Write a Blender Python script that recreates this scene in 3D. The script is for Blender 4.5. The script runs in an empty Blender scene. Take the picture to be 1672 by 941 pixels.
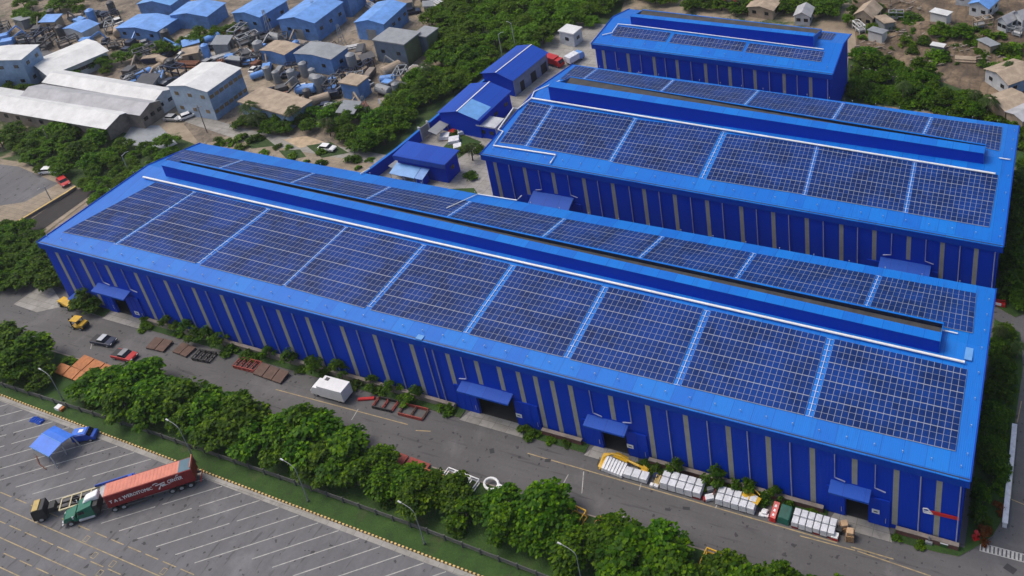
SKYS, SUNE, EXPO, HAZE = .14, 1.5, 0.17, .0001
import bpy, math, random
import numpy as np
from mathutils import Vector
rnd = random.Random(7)
SC = bpy.context.scene
COL = SC.collection
PI = math.pi
R = math.radians

# ------------------------------------------------------------------ camera (solved from the photograph's vanishing points)
W0, H0 = 1672.0, 941.0
CAM = np.array([177.585, -86.593, 129.423])
PITCH, ROLL, YAW, F, CX, CY = 1.082429, -0.068213, 0.371755, 1549.731, 1175.486, 30.347
def _m():
    c, s = math.cos(ROLL), math.sin(ROLL); Zr = np.array([[c, -s, 0], [s, c, 0], [0, 0, 1]])
    c, s = math.cos(PITCH), math.sin(PITCH); X = np.array([[1, 0, 0], [0, c, -s], [0, s, c]])
    c, s = math.cos(YAW), math.sin(YAW); Z = np.array([[c, -s, 0], [s, c, 0], [0, 0, 1]])
    return Z @ X @ Zr
MC = _m()
def ray(u, v): return MC @ np.array([(u - CX) / F, -(v - CY) / F, -1.0])
def hit(u, v, n, c):
    r = ray(u, v); n = np.array(n, float); return CAM + (c - n @ CAM) / (n @ r) * r
def at(u, v, z=0.0):
    p = hit(u, v, (0, 0, 1), z); return (float(p[0]), float(p[1]), z)
def wallx(u, v, y): return float(hit(u, v, (0, 1, 0), y)[0])
def pix(P):
    q = (np.array(P, float) - CAM) @ MC
    return (CX - F * q[0] / q[2], CY + F * q[1] / q[2])

# ------------------------------------------------------------------ mesh helpers
class MB:
    def __init__(s): s.v = []; s.f = []; s.m = []
    def poly(s, pts, mi=0):
        b = len(s.v); s.v += [tuple(p) for p in pts]; s.f.append(tuple(range(b, b + len(pts)))); s.m.append(mi); return s
    def box(s, x0, y0, z0, x1, y1, z1, mi=0, skip=''):
        b = len(s.v)
        s.v += [(x0, y0, z0), (x1, y0, z0), (x1, y1, z0), (x0, y1, z0), (x0, y0, z1), (x1, y0, z1), (x1, y1, z1), (x0, y1, z1)]
        for k, q in (('b', (0, 3, 2, 1)), ('t', (4, 5, 6, 7)), ('f', (0, 1, 5, 4)), ('r', (1, 2, 6, 5)), ('k', (2, 3, 7, 6)), ('l', (3, 0, 4, 7))):
            if k not in skip: s.f.append(tuple(b + i for i in q)); s.m.append(mi)
        return s
    def hexa(s, P, mi=0):     # 8 points: 4 bottom ccw, 4 top ccw
        b = len(s.v); s.v += [tuple(p) for p in P]
        for q in ((0, 3, 2, 1), (4, 5, 6, 7), (0, 1, 5, 4), (1, 2, 6, 5), (2, 3, 7, 6), (3, 0, 4, 7)):
            s.f.append(tuple(b + i for i in q)); s.m.append(mi)
        return s
    def slab(s, quad, t, mi=0):   # quad of 4 3-D points (top), thickness t downwards
        return s.hexa([(p[0], p[1], p[2] - t) for p in quad] + [tuple(p) for p in quad], mi)
    def prism(s, poly, z0, z1, mi=0, mtop=None):
        n = len(poly); b = len(s.v)
        s.v += [(x, y, z0) for x, y in poly] + [(x, y, z1) for x, y in poly]
        s.f.append(tuple(b + i for i in reversed(range(n)))); s.m.append(mi)
        s.f.append(tuple(b + n + i for i in range(n))); s.m.append(mi if mtop is None else mtop)
        for i in range(n):
            j = (i + 1) % n; s.f.append((b + i, b + j, b + n + j, b + n + i)); s.m.append(mi)
        return s
    def profile(s, prof, y0, y1, mi=0):   # side outline in (x,z) extruded along y
        n = len(prof); b = len(s.v)
        s.v += [(x, y0, z) for x, z in prof] + [(x, y1, z) for x, z in prof]
        s.f.append(tuple(b + i for i in range(n))); s.m.append(mi)
        s.f.append(tuple(b + n + i for i in reversed(range(n)))); s.m.append(mi)
        for i in range(n):
            j = (i + 1) % n; s.f.append((b + j, b + i, b + n + i, b + n + j)); s.m.append(mi)
        return s
    def tube(s, pts, r, n=8, mi=0, cap=True):
        pts = [Vector(p) for p in pts]; rr = r if isinstance(r, (list, tuple)) else [r] * len(pts)
        b = len(s.v)
        for k, p in enumerate(pts):
            d = (pts[min(k + 1, len(pts) - 1)] - pts[max(k - 1, 0)]).normalized()
            a = d.cross(Vector((0, 0, 1)))
            if a.length < 1e-3: a = Vector((1, 0, 0))
            a.normalize(); c = d.cross(a)
            for i in range(n):
                t = 2 * PI * i / n; s.v.append(tuple(p + (a * math.cos(t) + c * math.sin(t)) * rr[k]))
        for k in range(len(pts) - 1):
            for i in range(n):
                j = (i + 1) % n; o = b + k * n; s.f.append((o + i, o + j, o + n + j, o + n + i)); s.m.append(mi)
        if cap:
            s.f.append(tuple(b + i for i in reversed(range(n)))); s.m.append(mi)
            s.f.append(tuple(b + (len(pts) - 1) * n + i for i in range(n))); s.m.append(mi)
        return s
    def beam(s, p, q, w, h, mi=0):
        p, q = Vector(p), Vector(q); d = (q - p).normalized(); a = d.cross(Vector((0, 0, 1)))
        if a.length < 1e-3: a = Vector((1, 0, 0))
        a.normalize(); c = a.cross(d); P = []
        for e in (p, q):
            for sa, sc in ((-1, -1), (1, -1), (1, 1), (-1, 1)): P.append(tuple(e + a * sa * w / 2 + c * sc * h / 2))
        return s.hexa(P, mi)
    def build(s, name, mats, parent=None, smooth=False, bevel=0.0):
        me = bpy.data.meshes.new(name); me.from_pydata(s.v, [], s.f)
        mats = mats if isinstance(mats, (list, tuple)) else [mats]
        for m in mats: me.materials.append(m)
        me.polygons.foreach_set('material_index', s.m)
        if smooth: me.polygons.foreach_set('use_smooth', [True] * len(s.f))
        o = bpy.data.objects.new(name, me); COL.objects.link(o)
        if parent: o.parent = parent
        if bevel:
            b = o.modifiers.new('Bevel', 'BEVEL'); b.width = bevel; b.segments = 2; b.limit_method = 'ANGLE'
        return o

THINGS = []
def tag(o, label, cat, group=None):
    o['label'] = label; o['category'] = cat
    if group: o['group'] = group
    THINGS.append(o); return o
def thing(name, label, cat, loc=(0, 0, 0), rz=0.0, group=None):
    o = bpy.data.objects.new(name, None); COL.objects.link(o); o.location = loc; o.rotation_euler = (0, 0, rz)
    o.empty_display_size = .5
    return tag(o, label, cat, group)
def struct(o): o['kind'] = 'structure'; return o
def dup(root, loc, rz=0.0, label=None, group=None, scale=None):
    r = root.copy(); COL.objects.link(r); r.location = loc; r.rotation_euler = (0, 0, rz)
    if scale is not None: r.scale = scale if isinstance(scale, (tuple, list)) else (scale,) * 3
    if label: r['label'] = label
    if group: r['group'] = group
    for ch in list(root.children):
        c = ch.copy(); COL.objects.link(c); c.parent = r
        for g in list(ch.children):
            e = g.copy(); COL.objects.link(e); e.parent = c
    THINGS.append(r); return r
ORD = ['', 'first', 'second', 'third', 'fourth', 'fifth', 'sixth', 'seventh', 'eighth', 'ninth', 'tenth', 'eleventh', 'twelfth',
       'thirteenth', 'fourteenth', 'fifteenth', 'sixteenth', 'seventeenth', 'eighteenth', 'nineteenth', 'twentieth']
def finish_labels():
    by = {}
    for o in THINGS: by.setdefault(o['label'], []).append(o)
    for lab, os_ in by.items():
        if len(os_) == 1 or os_[0].get('shared'): continue
        os_.sort(key=lambda o: pix(o.location)[0]); n = len(os_)
        for i, o in enumerate(os_):
            if i == 0: t = 'leftmost'
            elif i == n - 1: t = 'rightmost'
            elif i < n / 2 and i + 1 < 20: t = ORD[i + 1] + ' from the left'
            elif n - i < 20: t = ORD[n - i] + ' from the right'
            else: t = 'in the middle'
            o['label'] = lab + ', ' + t

# ------------------------------------------------------------------ materials
MATS = {}
def new_mat(name):
    m = bpy.data.materials.new(name); m.use_nodes = True; nt = m.node_tree
    return m, nt, nt.nodes['Principled BSDF']
def ramp(nt, fac, stops, interp='LINEAR'):
    r = nt.nodes.new('ShaderNodeValToRGB'); r.color_ramp.interpolation = interp
    el = r.color_ramp.elements
    while len(el) < len(stops): el.new(0.5)
    for e, (p, c) in zip(el, stops): e.position = p; e.color = (*c, 1)
    nt.links.new(fac, r.inputs[0]); return r.outputs[0]
def noise(nt, vec, scale, detail=4, rough=.55, dist=0.0):
    n = nt.nodes.new('ShaderNodeTexNoise'); n.inputs['Scale'].default_value = scale; n.inputs['Detail'].default_value = detail
    n.inputs['Roughness'].default_value = rough; n.inputs['Distortion'].default_value = dist
    if vec is not None: nt.links.new(vec, n.inputs['Vector'])
    return n.outputs['Fac']
def coords(nt, kind='Object', scale=None, rot=None):
    t = nt.nodes.new('ShaderNodeTexCoord'); o = t.outputs[kind]
    if kind == 'World':
        pass
    if scale or rot:
        mp = nt.nodes.new('ShaderNodeMapping')
        if scale: mp.inputs['Scale'].default_value = scale
        if rot: mp.inputs['Rotation'].default_value = rot
        nt.links.new(o, mp.inputs['Vector']); o = mp.outputs[0]
    return o
def wpos(nt, scale=None, rot=None):
    g = nt.nodes.new('ShaderNodeNewGeometry'); o = g.outputs['Position']
    if scale or rot:
        mp = nt.nodes.new('ShaderNodeMapping')
        if scale: mp.inputs['Scale'].default_value = scale
        if rot: mp.inputs['Rotation'].default_value = rot
        nt.links.new(o, mp.inputs['Vector']); o = mp.outputs[0]
    return o
def mix(nt, fac, a, b, mode='MIX'):
    m = nt.nodes.new('ShaderNodeMix'); m.data_type = 'RGBA'; m.blend_type = mode; m.clamp_factor = True
    for sock, v in ((m.inputs[0], fac), (m.inputs[6], a), (m.inputs[7], b)):
        if isinstance(v, (int, float)): sock.default_value = v
        elif isinstance(v, tuple): sock.default_value = (*v, 1)
        else: nt.links.new(v, sock)
    return m.outputs[2]
def bump(nt, bs, h, strength=.3, dist=.05):
    b = nt.nodes.new('ShaderNodeBump'); b.inputs['Strength'].default_value = strength; b.inputs['Distance'].default_value = dist
    nt.links.new(h, b.inputs['Height']); nt.links.new(b.outputs[0], bs.inputs['Normal'])
def island(nt):
    g = nt.nodes.new('ShaderNodeNewGeometry'); return g.outputs['Random Per Island']
def paint(name, col, rough=.5, var=.18, scale=.6, metal=0.0, dirt=None):
    """plain painted or solid surface with uneven tone and a little grime"""
    if name in MATS: return MATS[name]
    m, nt, b = new_mat(name); v = wpos(nt)
    n = noise(nt, v, scale, 5, .65)
    lo = tuple(c * (1 - var) for c in col); hi = tuple(min(1, c * (1 + var)) for c in col)
    c = ramp(nt, n, [(.3, lo), (.7, hi)])
    d = noise(nt, v, 2.7, 6, .7)
    if dirt is None: dirt = tuple(x * .45 + .02 for x in col)
    f = ramp(nt, d, [(.56, (0, 0, 0)), (.75, (.45, .45, .45))])
    c = mix(nt, f, c, dirt)
    nt.links.new(c, b.inputs['Base Color']); b.inputs['Roughness'].default_value = rough; b.inputs['Metallic'].default_value = metal
    MATS[name] = m; return m

def mk_asphalt(name, lo, hi, stain, crack=True, along=(.02, .25, 1)):
    m, nt, b = new_mat(name); v = wpos(nt)
    big = noise(nt, v, .05, 5, .6); fine = noise(nt, v, 2.2, 8, .75); st = noise(nt, wpos(nt, along), 1.6, 6, .65)
    c = ramp(nt, big, [(.25, lo), (.75, hi)])
    c = mix(nt, ramp(nt, st, [(.35, (.55,) * 3), (.65, (0,) * 3)]), c, stain)
    c = mix(nt, .35, c, ramp(nt, fine, [(.3, (.45,) * 3), (.7, (1,) * 3)]), 'MULTIPLY')
    sp = noise(nt, v, 1.1, 2, .4); c = mix(nt, ramp(nt, sp, [(.665, (0,) * 3), (.7, (.8,) * 3)]), c, (.025, .024, .026))
    sk = noise(nt, wpos(nt, tuple(a * 2.2 for a in along)), 2.4, 3, .5); c = mix(nt, ramp(nt, sk, [(.61, (0,) * 3), (.68, (.55,) * 3)]), c, (.045, .043, .045))
    lt = noise(nt, v, .11, 6, .7, .4); c = mix(nt, ramp(nt, lt, [(.55, (0,) * 3), (.7, (.4,) * 3)]), c, tuple(x * 1.35 for x in hi))
    nt.links.new(c, b.inputs['Base Color']); b.inputs['Roughness'].default_value = .82
    bump(nt, b, fine, .25, .02); MATS[name] = m; return m
ASPH = mk_asphalt('asphalt', (.1, .095, .095), (.148, .142, .141), (.085, .082, .08))
LOT = mk_asphalt('lot_asphalt', (.118, .115, .119), (.185, .18, .185), (.1, .098, .1), along=(.25, .05, 1))
def mk_conc(name, lo, hi):
    m, nt, b = new_mat(name); v = wpos(nt)
    c = ramp(nt, noise(nt, v, .18, 6, .65), [(.3, lo), (.7, hi)])
    br = nt.nodes.new('ShaderNodeTexBrick'); br.inputs['Scale'].default_value = .2; br.inputs['Mortar Size'].default_value = .006
    br.inputs['Color1'].default_value = (1, 1, 1, 1); br.inputs['Color2'].default_value = (.82, .82, .8, 1); br.inputs['Mortar'].default_value = (.45, .43, .4, 1)
    br.offset = .0; nt.links.new(v, br.inputs['Vector'])
    c = mix(nt, 1.0, c, br.outputs['Color'], 'MULTIPLY')
    c = mix(nt, ramp(nt, noise(nt, v, .9, 6, .7), [(.5, (0,) * 3), (.72, (.55,) * 3)]), c, (.11, .1, .085))
    nt.links.new(c, b.inputs['Base Color']); b.inputs['Roughness'].default_value = .85; MATS[name] = m; return m
CONC = mk_conc('concrete', (.27, .255, .23), (.4, .38, .345))
def mk_yard():
    m, nt, b = new_mat('yard_mix'); v = wpos(nt)
    c = ramp(nt, noise(nt, v, .09, 9, .72, .5), [(.28, (.05, .043, .037)), (.42, (.15, .12, .09)), (.55, (.27, .215, .155)), (.72, (.36, .31, .25))])
    f = ramp(nt, noise(nt, v, .45, 8, .8), [(.5, (0,) * 3), (.62, (.8,) * 3)]); c = mix(nt, f, c, (.06, .055, .05))
    g = ramp(nt, noise(nt, wpos(nt, (1, 1, 1), (0, 0, 1.0)), .07, 7, .7), [(.6, (0,) * 3), (.66, (.8,) * 3)]); c = mix(nt, g, c, (.05, .075, .025))
    nt.links.new(c, b.inputs['Base Color']); b.inputs['Roughness'].default_value = .9; bump(nt, b, noise(nt, v, 1.2, 6), .5, .2); MATS['yard'] = m; return m
YARD = mk_yard()
TANC = mk_conc('tan_concrete', (.24, .19, .135), (.38, .31, .225))
def mk_ground():
    m, nt, b = new_mat('dirt_ground'); v = wpos(nt)
    d = ramp(nt, noise(nt, v, .06, 8, .7), [(.25, (.13, .1, .07)), (.48, (.27, .215, .15)), (.7, (.42, .345, .25))])
    g = ramp(nt, noise(nt, v, .5, 5, .7), [(.3, (.02, .04, .01)), (.7, (.06, .1, .022))])
    f = ramp(nt, noise(nt, v, .035, 9, .72, .6), [(.52, (0,) * 3), (.58, (1,) * 3)])
    c = mix(nt, f, d, g)
    nt.links.new(c, b.inputs['Base Color']); b.inputs['Roughness'].default_value = .95; bump(nt, b, noise(nt, v, .8, 6), .5, .3)
    MATS['ground'] = m; return m
DIRT = mk_ground()
def mk_rubble():
    m, nt, b = new_mat('rubble_dirt'); v = wpos(nt)
    d = ramp(nt, noise(nt, v, .12, 9, .75), [(.28, (.035, .026, .018)), (.48, (.12, .085, .055)), (.7, (.33, .24, .15))])
    w = nt.nodes.new('ShaderNodeTexWave'); w.inputs['Scale'].default_value = .12; w.inputs['Distortion'].default_value = 9; w.inputs['Detail'].default_value = 5
    nt.links.new(v, w.inputs['Vector'])
    c = mix(nt, ramp(nt, w.outputs['Fac'], [(.0, (.5,) * 3), (.16, (0,) * 3)]), d, (.06, .05, .04))
    nt.links.new(c, b.inputs['Base Color']); b.inputs['Roughness'].default_value = .95; bump(nt, b, noise(nt, v, .7, 6), .6, .4)
    MATS['rubble'] = m; return m
RUBBLE = mk_rubble()
def mk_grass(name, lo, mid, hi):
    m, nt, b = new_mat(name); v = wpos(nt)
    c = ramp(nt, noise(nt, v, .35, 8, .75), [(.25, lo), (.5, mid), (.8, hi)])
    f = noise(nt, v, 5.0, 4, .8)
    c = mix(nt, .7, c, ramp(nt, f, [(.3, (.3,) * 3), (.7, (1.0,) * 3)]), 'MULTIPLY')
    c = mix(nt, ramp(nt, noise(nt, v, .22, 5), [(.6, (0,) * 3), (.75, (.5,) * 3)]), c, (.1, .075, .045))
    nt.links.new(c, b.inputs['Base Color']); b.inputs['Roughness'].default_value = .9; bump(nt, b, f, .9, .15); MATS[name] = m; return m
GRASS = mk_grass('lawn', (.02, .05, .006), (.04, .1, .01), (.07, .15, .02))
SCRUB = mk_grass('scrub', (.02, .045, .008), (.045, .09, .015), (.085, .14, .03))

def mk_roofblue(name, col, col2, rough=.38, px=3.1, py=40.0):
    m, nt, b = new_mat(name); v = coords(nt, 'Object')
    br = nt.nodes.new('ShaderNodeTexBrick'); br.inputs['Scale'].default_value = 1.0; br.offset = .5
    br.inputs['Brick Width'].default_value = px; br.inputs['Row Height'].default_value = py; br.inputs['Mortar Size'].default_value = .05
    br.inputs['Color1'].default_value = (*col, 1); br.inputs['Color2'].default_value = (*col2, 1)
    br.inputs['Mortar'].default_value = (*[c * .7 for c in col], 1); nt.links.new(v, br.inputs['Vector'])
    n = noise(nt, v, .25, 6, .7)
    c = mix(nt, ramp(nt, n, [(.35, (0,) * 3), (.75, (.45,) * 3)]), br.outputs['Color'], col2)
    st = noise(nt, coords(nt, 'Object', (1.6, .07, 1)), 1.0, 5, .7)
    c = mix(nt, ramp(nt, st, [(.52, (0,) * 3), (.75, (.4,) * 3)]), c, tuple(x * .55 + .012 for x in col))
    nt.links.new(c, b.inputs['Base Color']); b.inputs['Roughness'].default_value = rough; b.inputs['Specular IOR Level'].default_value = .3
    w = nt.nodes.new('ShaderNodeTexWave'); w.inputs['Scale'].default_value = 1.1; w.bands_direction = 'X'; nt.links.new(v, w.inputs['Vector'])
    bump(nt, b, w.outputs['Fac'], .3, .05); MATS[name] = m; return m
ROOF = mk_roofblue('roof_sheet_blue', (.0005, .118, .52), (.002, .17, .6))
ROOFD = mk_roofblue('shed_roof_blue', (.004, .05, .36), (.006, .065, .42))
def mk_wallblue(name, col):
    m, nt, b = new_mat(name); v = coords(nt, 'Object')
    br = nt.nodes.new('ShaderNodeTexBrick'); br.inputs['Brick Width'].default_value = 1.05; br.inputs['Row Height'].default_value = 60.0; br.offset = 0
    br.inputs['Scale'].default_value = 1.0; br.inputs['Mortar Size'].default_value = .018
    br.inputs['Color1'].default_value = (*col, 1); br.inputs['Color2'].default_value = (*[c * .86 for c in col], 1); br.inputs['Mortar'].default_value = (*[c * .55 for c in col], 1)
    mp = nt.nodes.new('ShaderNodeVectorMath'); mp.operation = 'DOT_PRODUCT'; mp.inputs[1].default_value = (1, 1, 0); nt.links.new(v, mp.inputs[0])
    cb = nt.nodes.new('ShaderNodeCombineXYZ'); nt.links.new(mp.outputs['Value'], cb.inputs[0]); nt.links.new(cb.outputs[0], br.inputs['Vector'])
    n = noise(nt, coords(nt, 'Object', (1.3, 1.3, .06)), 1.0, 6, .75)
    c = mix(nt, ramp(nt, n, [(.4, (0,) * 3), (.8, (.5,) * 3)]), br.outputs['Color'], tuple(x * .6 for x in col))
    nt.links.new(c, b.inputs['Base Color']); b.inputs['Roughness'].default_value = .5; b.inputs['Specular IOR Level'].default_value = .1
    w = nt.nodes.new('ShaderNodeTexWave'); w.inputs['Scale'].default_value = 1.6; w.bands_direction = 'X'; nt.links.new(cb.outputs[0], w.inputs['Vector'])
    bump(nt, b, w.outputs['Fac'], .6, .05); MATS[name] = m; return m
WALLB = mk_wallblue('wall_sheet_blue', (.0003, .075, .84))
FASC = mk_wallblue('fascia_blue', (.001, .09, .7))
def mk_glass():
    m, nt, b = new_mat('solar_glass'); i = island(nt); v = wpos(nt)
    c = ramp(nt, i, [(0, (.002, .017, .09)), (.5, (.0025, .023, .118)), (1, (.003, .03, .15))])
    n = noise(nt, v, .16, 4, .6)
    c = mix(nt, ramp(nt, n, [(.42, (0,) * 3), (.62, (.75,) * 3)]), c, (.002, .042, .24))
    nt.links.new(c, b.inputs['Base Color']); b.inputs['Roughness'].default_value = .3; b.inputs['IOR'].default_value = 1.4; b.inputs['Specular IOR Level'].default_value = .16
    MATS['glass'] = m; return m
SOLAR = mk_glass()
ALU = paint('aluminium_frame', (.29, .3, .36), .5, .12)
PALE = paint('pale_cable_tray', (.5, .58, .7), .5)
WHITE = paint('white_paint', (.78, .78, .77), .45, .08)
WRAP = paint('white_wrap', (.66, .67, .69), .35, .18, 1.6)
GREYP = paint('grey_translucent_sheet', (.31, .305, .26), .55, .12, .8)
PIPEG = paint('downpipe_grey', (.3, .32, .46), .45)
DARK = paint('dark_rubber', (.018, .018, .02), .6)
DGREY = paint('dark_grey_metal', (.07, .07, .075), .5)
MGREY = paint('mid_grey_metal', (.25, .26, .27), .5)
STEEL = paint('galvanised_steel', (.45, .46, .47), .4, .15, 1.5, .4)
YEL = paint('machine_yellow', (.62, .36, .015), .45)
ORANGE = paint('orange_primer', (.4, .13, .025), .6, .3, 1.5)
RUST = paint('rusty_steel', (.17, .062, .032), .8, .4, 1.5)
RUSTR = paint('red_oxide_steel', (.28, .045, .03), .7, .35, 1.5)
BROWN = paint('brown_rusted_plate', (.11, .06, .042), .75, .35, 1.5)
WOOD = paint('pallet_wood', (.36, .22, .11), .8, .3, 2)
RED = paint('signal_red', (.5, .015, .015), .4)
CRED = paint('container_red', (.23, .008, .012), .5)
CTOP = paint('container_roof_faded_red', (.62, .2, .13), .55, .15, .8)
GREEN = paint('cab_green', (.006, .13, .075), .32, .1)
TARPG = paint('green_tarp', (.006, .085, .06), .6, .25, 1.2)
TARPB = paint('tarp_blue', (.03, .16, .66), .5, .15)
VBLUE = paint('vehicle_blue', (.01, .07, .42), .35)
NAVY = paint('navy_paint', (.015, .025, .06), .35)
GLASS = paint('dark_window_glass', (.012, .015, .02), .12, .1)
LEDG = paint('tan_concrete_ledge', (.24, .2, .165), .8, .3)
TEAL = paint('teal_sheet', (.1, .3, .34), .5)
LBLUE = paint('light_blue_sheet', (.13, .33, .66), .4, .15)
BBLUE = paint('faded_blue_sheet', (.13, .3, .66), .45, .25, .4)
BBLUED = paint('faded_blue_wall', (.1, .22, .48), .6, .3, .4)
WROOF = paint('weathered_white_roof', (.62, .62, .6), .6, .16, .3)
GROOF = paint('weathered_grey_roof', (.36, .36, .37), .6, .22, .3)
WWALL = paint('weathered_white_wall', (.48, .5, .52), .7, .2, .5)
BWALL = paint('pale_blue_wall', (.2, .3, .45), .7, .25, .5)
TAN = paint('tan_roof', (.36, .28, .2), .8, .3, .5)
LINEW = paint('road_paint_white', (.37, .36, .33), .7, .35, 1.5, dirt=(.22, .22, .21))
LINEY = paint('road_paint_yellow', (.34, .26, .13), .7, .35, 1.2, dirt=(.2, .19, .18))
KERBY = paint('kerb_yellow', (.62, .42, .12), .6, .2)
BARK = paint('bark', (.13, .1, .075), .9, .3, 2)
def mk_brick():
    m, nt, b = new_mat('red_brick'); v = coords(nt, 'Object')
    br = nt.nodes.new('ShaderNodeTexBrick'); br.inputs['Scale'].default_value = 2.2; br.inputs['Color1'].default_value = (.16, .045, .035, 1)
    br.inputs['Color2'].default_value = (.1, .035, .03, 1); br.inputs['Mortar'].default_value = (.13, .1, .09, 1)
    mp = nt.nodes.new('ShaderNodeMapping'); mp.inputs['Rotation'].default_value = (R(90), 0, 0); nt.links.new(v, mp.inputs[0]); nt.links.new(mp.outputs[0], br.inputs['Vector'])
    nt.links.new(br.outputs['Color'], b.inputs['Base Color']); b.inputs['Roughness'].default_value = .9; MATS['brick'] = m; return m
BRICK = mk_brick()
def mk_leaf(name, lo, mid, hi, trans=.33):
    m, nt, b = new_mat(name); g = nt.nodes.new('ShaderNodeObjectInfo')
    c = ramp(nt, island(nt), [(0, lo), (.55, mid), (1, hi)])
    n = noise(nt, coords(nt, 'Object'), .55, 3)
    c = mix(nt, ramp(nt, n, [(.38, (.75,) * 3), (.6, (0,) * 3)]), c, lo)
    hs = nt.nodes.new('ShaderNodeHueSaturation'); nt.links.new(c, hs.inputs['Color']); hs.inputs['Saturation'].default_value = 1.12
    for s, a, w in (('Hue', .487, .022), ('Value', .82, .45)):
        mm = nt.nodes.new('ShaderNodeMath'); mm.operation = 'MULTIPLY_ADD'; mm.inputs[1].default_value = w; mm.inputs[2].default_value = a
        nt.links.new(g.outputs['Random'], mm.inputs[0]); nt.links.new(mm.outputs[0], hs.inputs[s])
    nt.links.new(hs.outputs[0], b.inputs['Base Color']); b.inputs['Roughness'].default_value = .5; b.inputs['Specular IOR Level'].default_value = .12
    tr = nt.nodes.new('ShaderNodeBsdfTranslucent'); nt.links.new(hs.outputs[0], tr.inputs[0])
    ms = nt.nodes.new('ShaderNodeMixShader'); ms.inputs[0].default_value = trans
    nt.links.new(b.outputs[0], ms.inputs[1]); nt.links.new(tr.outputs[0], ms.inputs[2])
    nt.links.new(ms.outputs[0], nt.nodes['Material Output'].inputs[0]); MATS[name] = m; return m
LEAF = mk_leaf('broad_leaf', (.018, .058, .005), (.072, .155, .01), (.17, .28, .03))
LEAF2 = mk_leaf('dark_leaf', (.025, .06, .008), (.072, .14, .014), (.14, .22, .03))
LEAFB = mk_leaf('far_leaf', (.04, .085, .01), (.1, .19, .018), (.17, .28, .04))
LEAF3 = mk_leaf('palm_leaf', (.03, .05, .014), (.06, .095, .03), (.11, .15, .05))
LEAF4 = mk_leaf('rust_leaf', (.1, .035, .012), (.16, .06, .02), (.2, .1, .03))
# ------------------------------------------------------------------ warehouses
H0S, H = 13.744, 14.45
KL = (CAM[2] - H) / (CAM[2] - H0S)
def lift(p): return (float(CAM[0] + (p[0] - CAM[0]) * KL), float(CAM[1] + (p[1] - CAM[1]) * KL))
def lerp(a, b, t): return a + (b - a) * t
class Shed:
    """roof given by its eave and ridge corners (x, y); eaves at z = H, ridge at H + r"""
    def __init__(s, FL, FR, RL, RR, BL, BR, r):
        s.FL, s.FR, s.RL, s.RR, s.BL, s.BR, s.r = *[lift(q) for q in (FL, FR, RL, RR, BL, BR)], r
    def ylin(s, a, b, x): return lerp(a[1], b[1], (x - a[0]) / (b[0] - a[0]))
    def z(s, x, y):
        yf, yr, yb = s.ylin(s.FL, s.FR, x), s.ylin(s.RL, s.RR, x), s.ylin(s.BL, s.BR, x)
        return H + s.r * ((y - yf) / (yr - yf) if y < yr else (yb - y) / (yb - yr))
    def zf(s, x, y):
        yf, yr = s.ylin(s.FL, s.FR, x), s.ylin(s.RL, s.RR, x); return H + s.r * (y - yf) / (yr - yf)
    def zb(s, x, y):
        yr, yb = s.ylin(s.RL, s.RR, x), s.ylin(s.BL, s.BR, x); return H + s.r * (yb - y) / (yb - yr)
    def hf(s, u, v, fn=None):
        fn = fn or s.zf; z = H + 1
        for _ in range(25): p = at(u, v, z); z = fn(p[0], p[1])
        return (p[0], p[1])
    def hb(s, u, v): return s.hf(u, v, s.zb)

def wbuild(mb, name, mats, root, **k):
    L = root.location; mb.v = [(x - L.x, y - L.y, z - L.z) for x, y, z in mb.v]
    return mb.build(name, mats, root, **k)

def array_block(root, S, bl, br, tr, tl, nc, nr, z, grp=3, gap=.072):
    fr, gl = MB(), MB()
    def P(s, t, h):
        x = lerp(lerp(bl[0], br[0], s), lerp(tl[0], tr[0], s), t); y = lerp(lerp(bl[1], br[1], s), lerp(tl[1], tr[1], s), t)
        return (x, y, z(x, y) + h)
    wx = math.dist(bl, br) / nc; wy = math.dist(bl, tl) / nr
    for j in range(nr):      # rails under the panels, one strip of frame per row
        t0, t1 = j / nr, (j + 1) / nr
        fr.slab([P(0, t0, .15), P(1, t0, .15), P(1, t1, .15), P(0, t1, .15)], .1, 0)
        g0 = gap * (1.7 if j % grp == 0 else .8) / wy / nr / 2; g1 = gap * (1.7 if (j + 1) % grp == 0 else .8) / wy / nr / 2
        for i in range(nc):
            gx = gap / wx / nc / 2; h = .17; q = [rnd.uniform(-.012, .012) for _ in range(4)]
            s0, s1 = i / nc + gx, (i + 1) / nc - gx
            gl.poly([P(s0, t0 + g0, h + q[0]), P(s1, t0 + g0, h + q[1]), P(s1, t1 - g1, h + q[2]), P(s0, t1 - g1, h + q[3])], 1)
    n = len(fr.v); fr.v += gl.v; fr.f += [tuple(i + n for i in f) for f in gl.f]; fr.m += gl.m
    return wbuild(fr, 'solar_array', [ALU, SOLAR], root)

def ladder_tray(root, S, a0, a1, n, w=.5):
    mb = MB()
    def p(t, d): x = lerp(a0[0], a1[0], t) + d; y = lerp(a0[1], a1[1], t); return (x, y, S.z(x, y) + .12)
    mb.beam(p(0, 0), p(1, 0), .09, .06)
    for k in range(n + 1): mb.beam(p(k / n, -w), p(k / n, w), .06, .05)
    return wbuild(mb, 'cable_tray', PALE, root)

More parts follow.
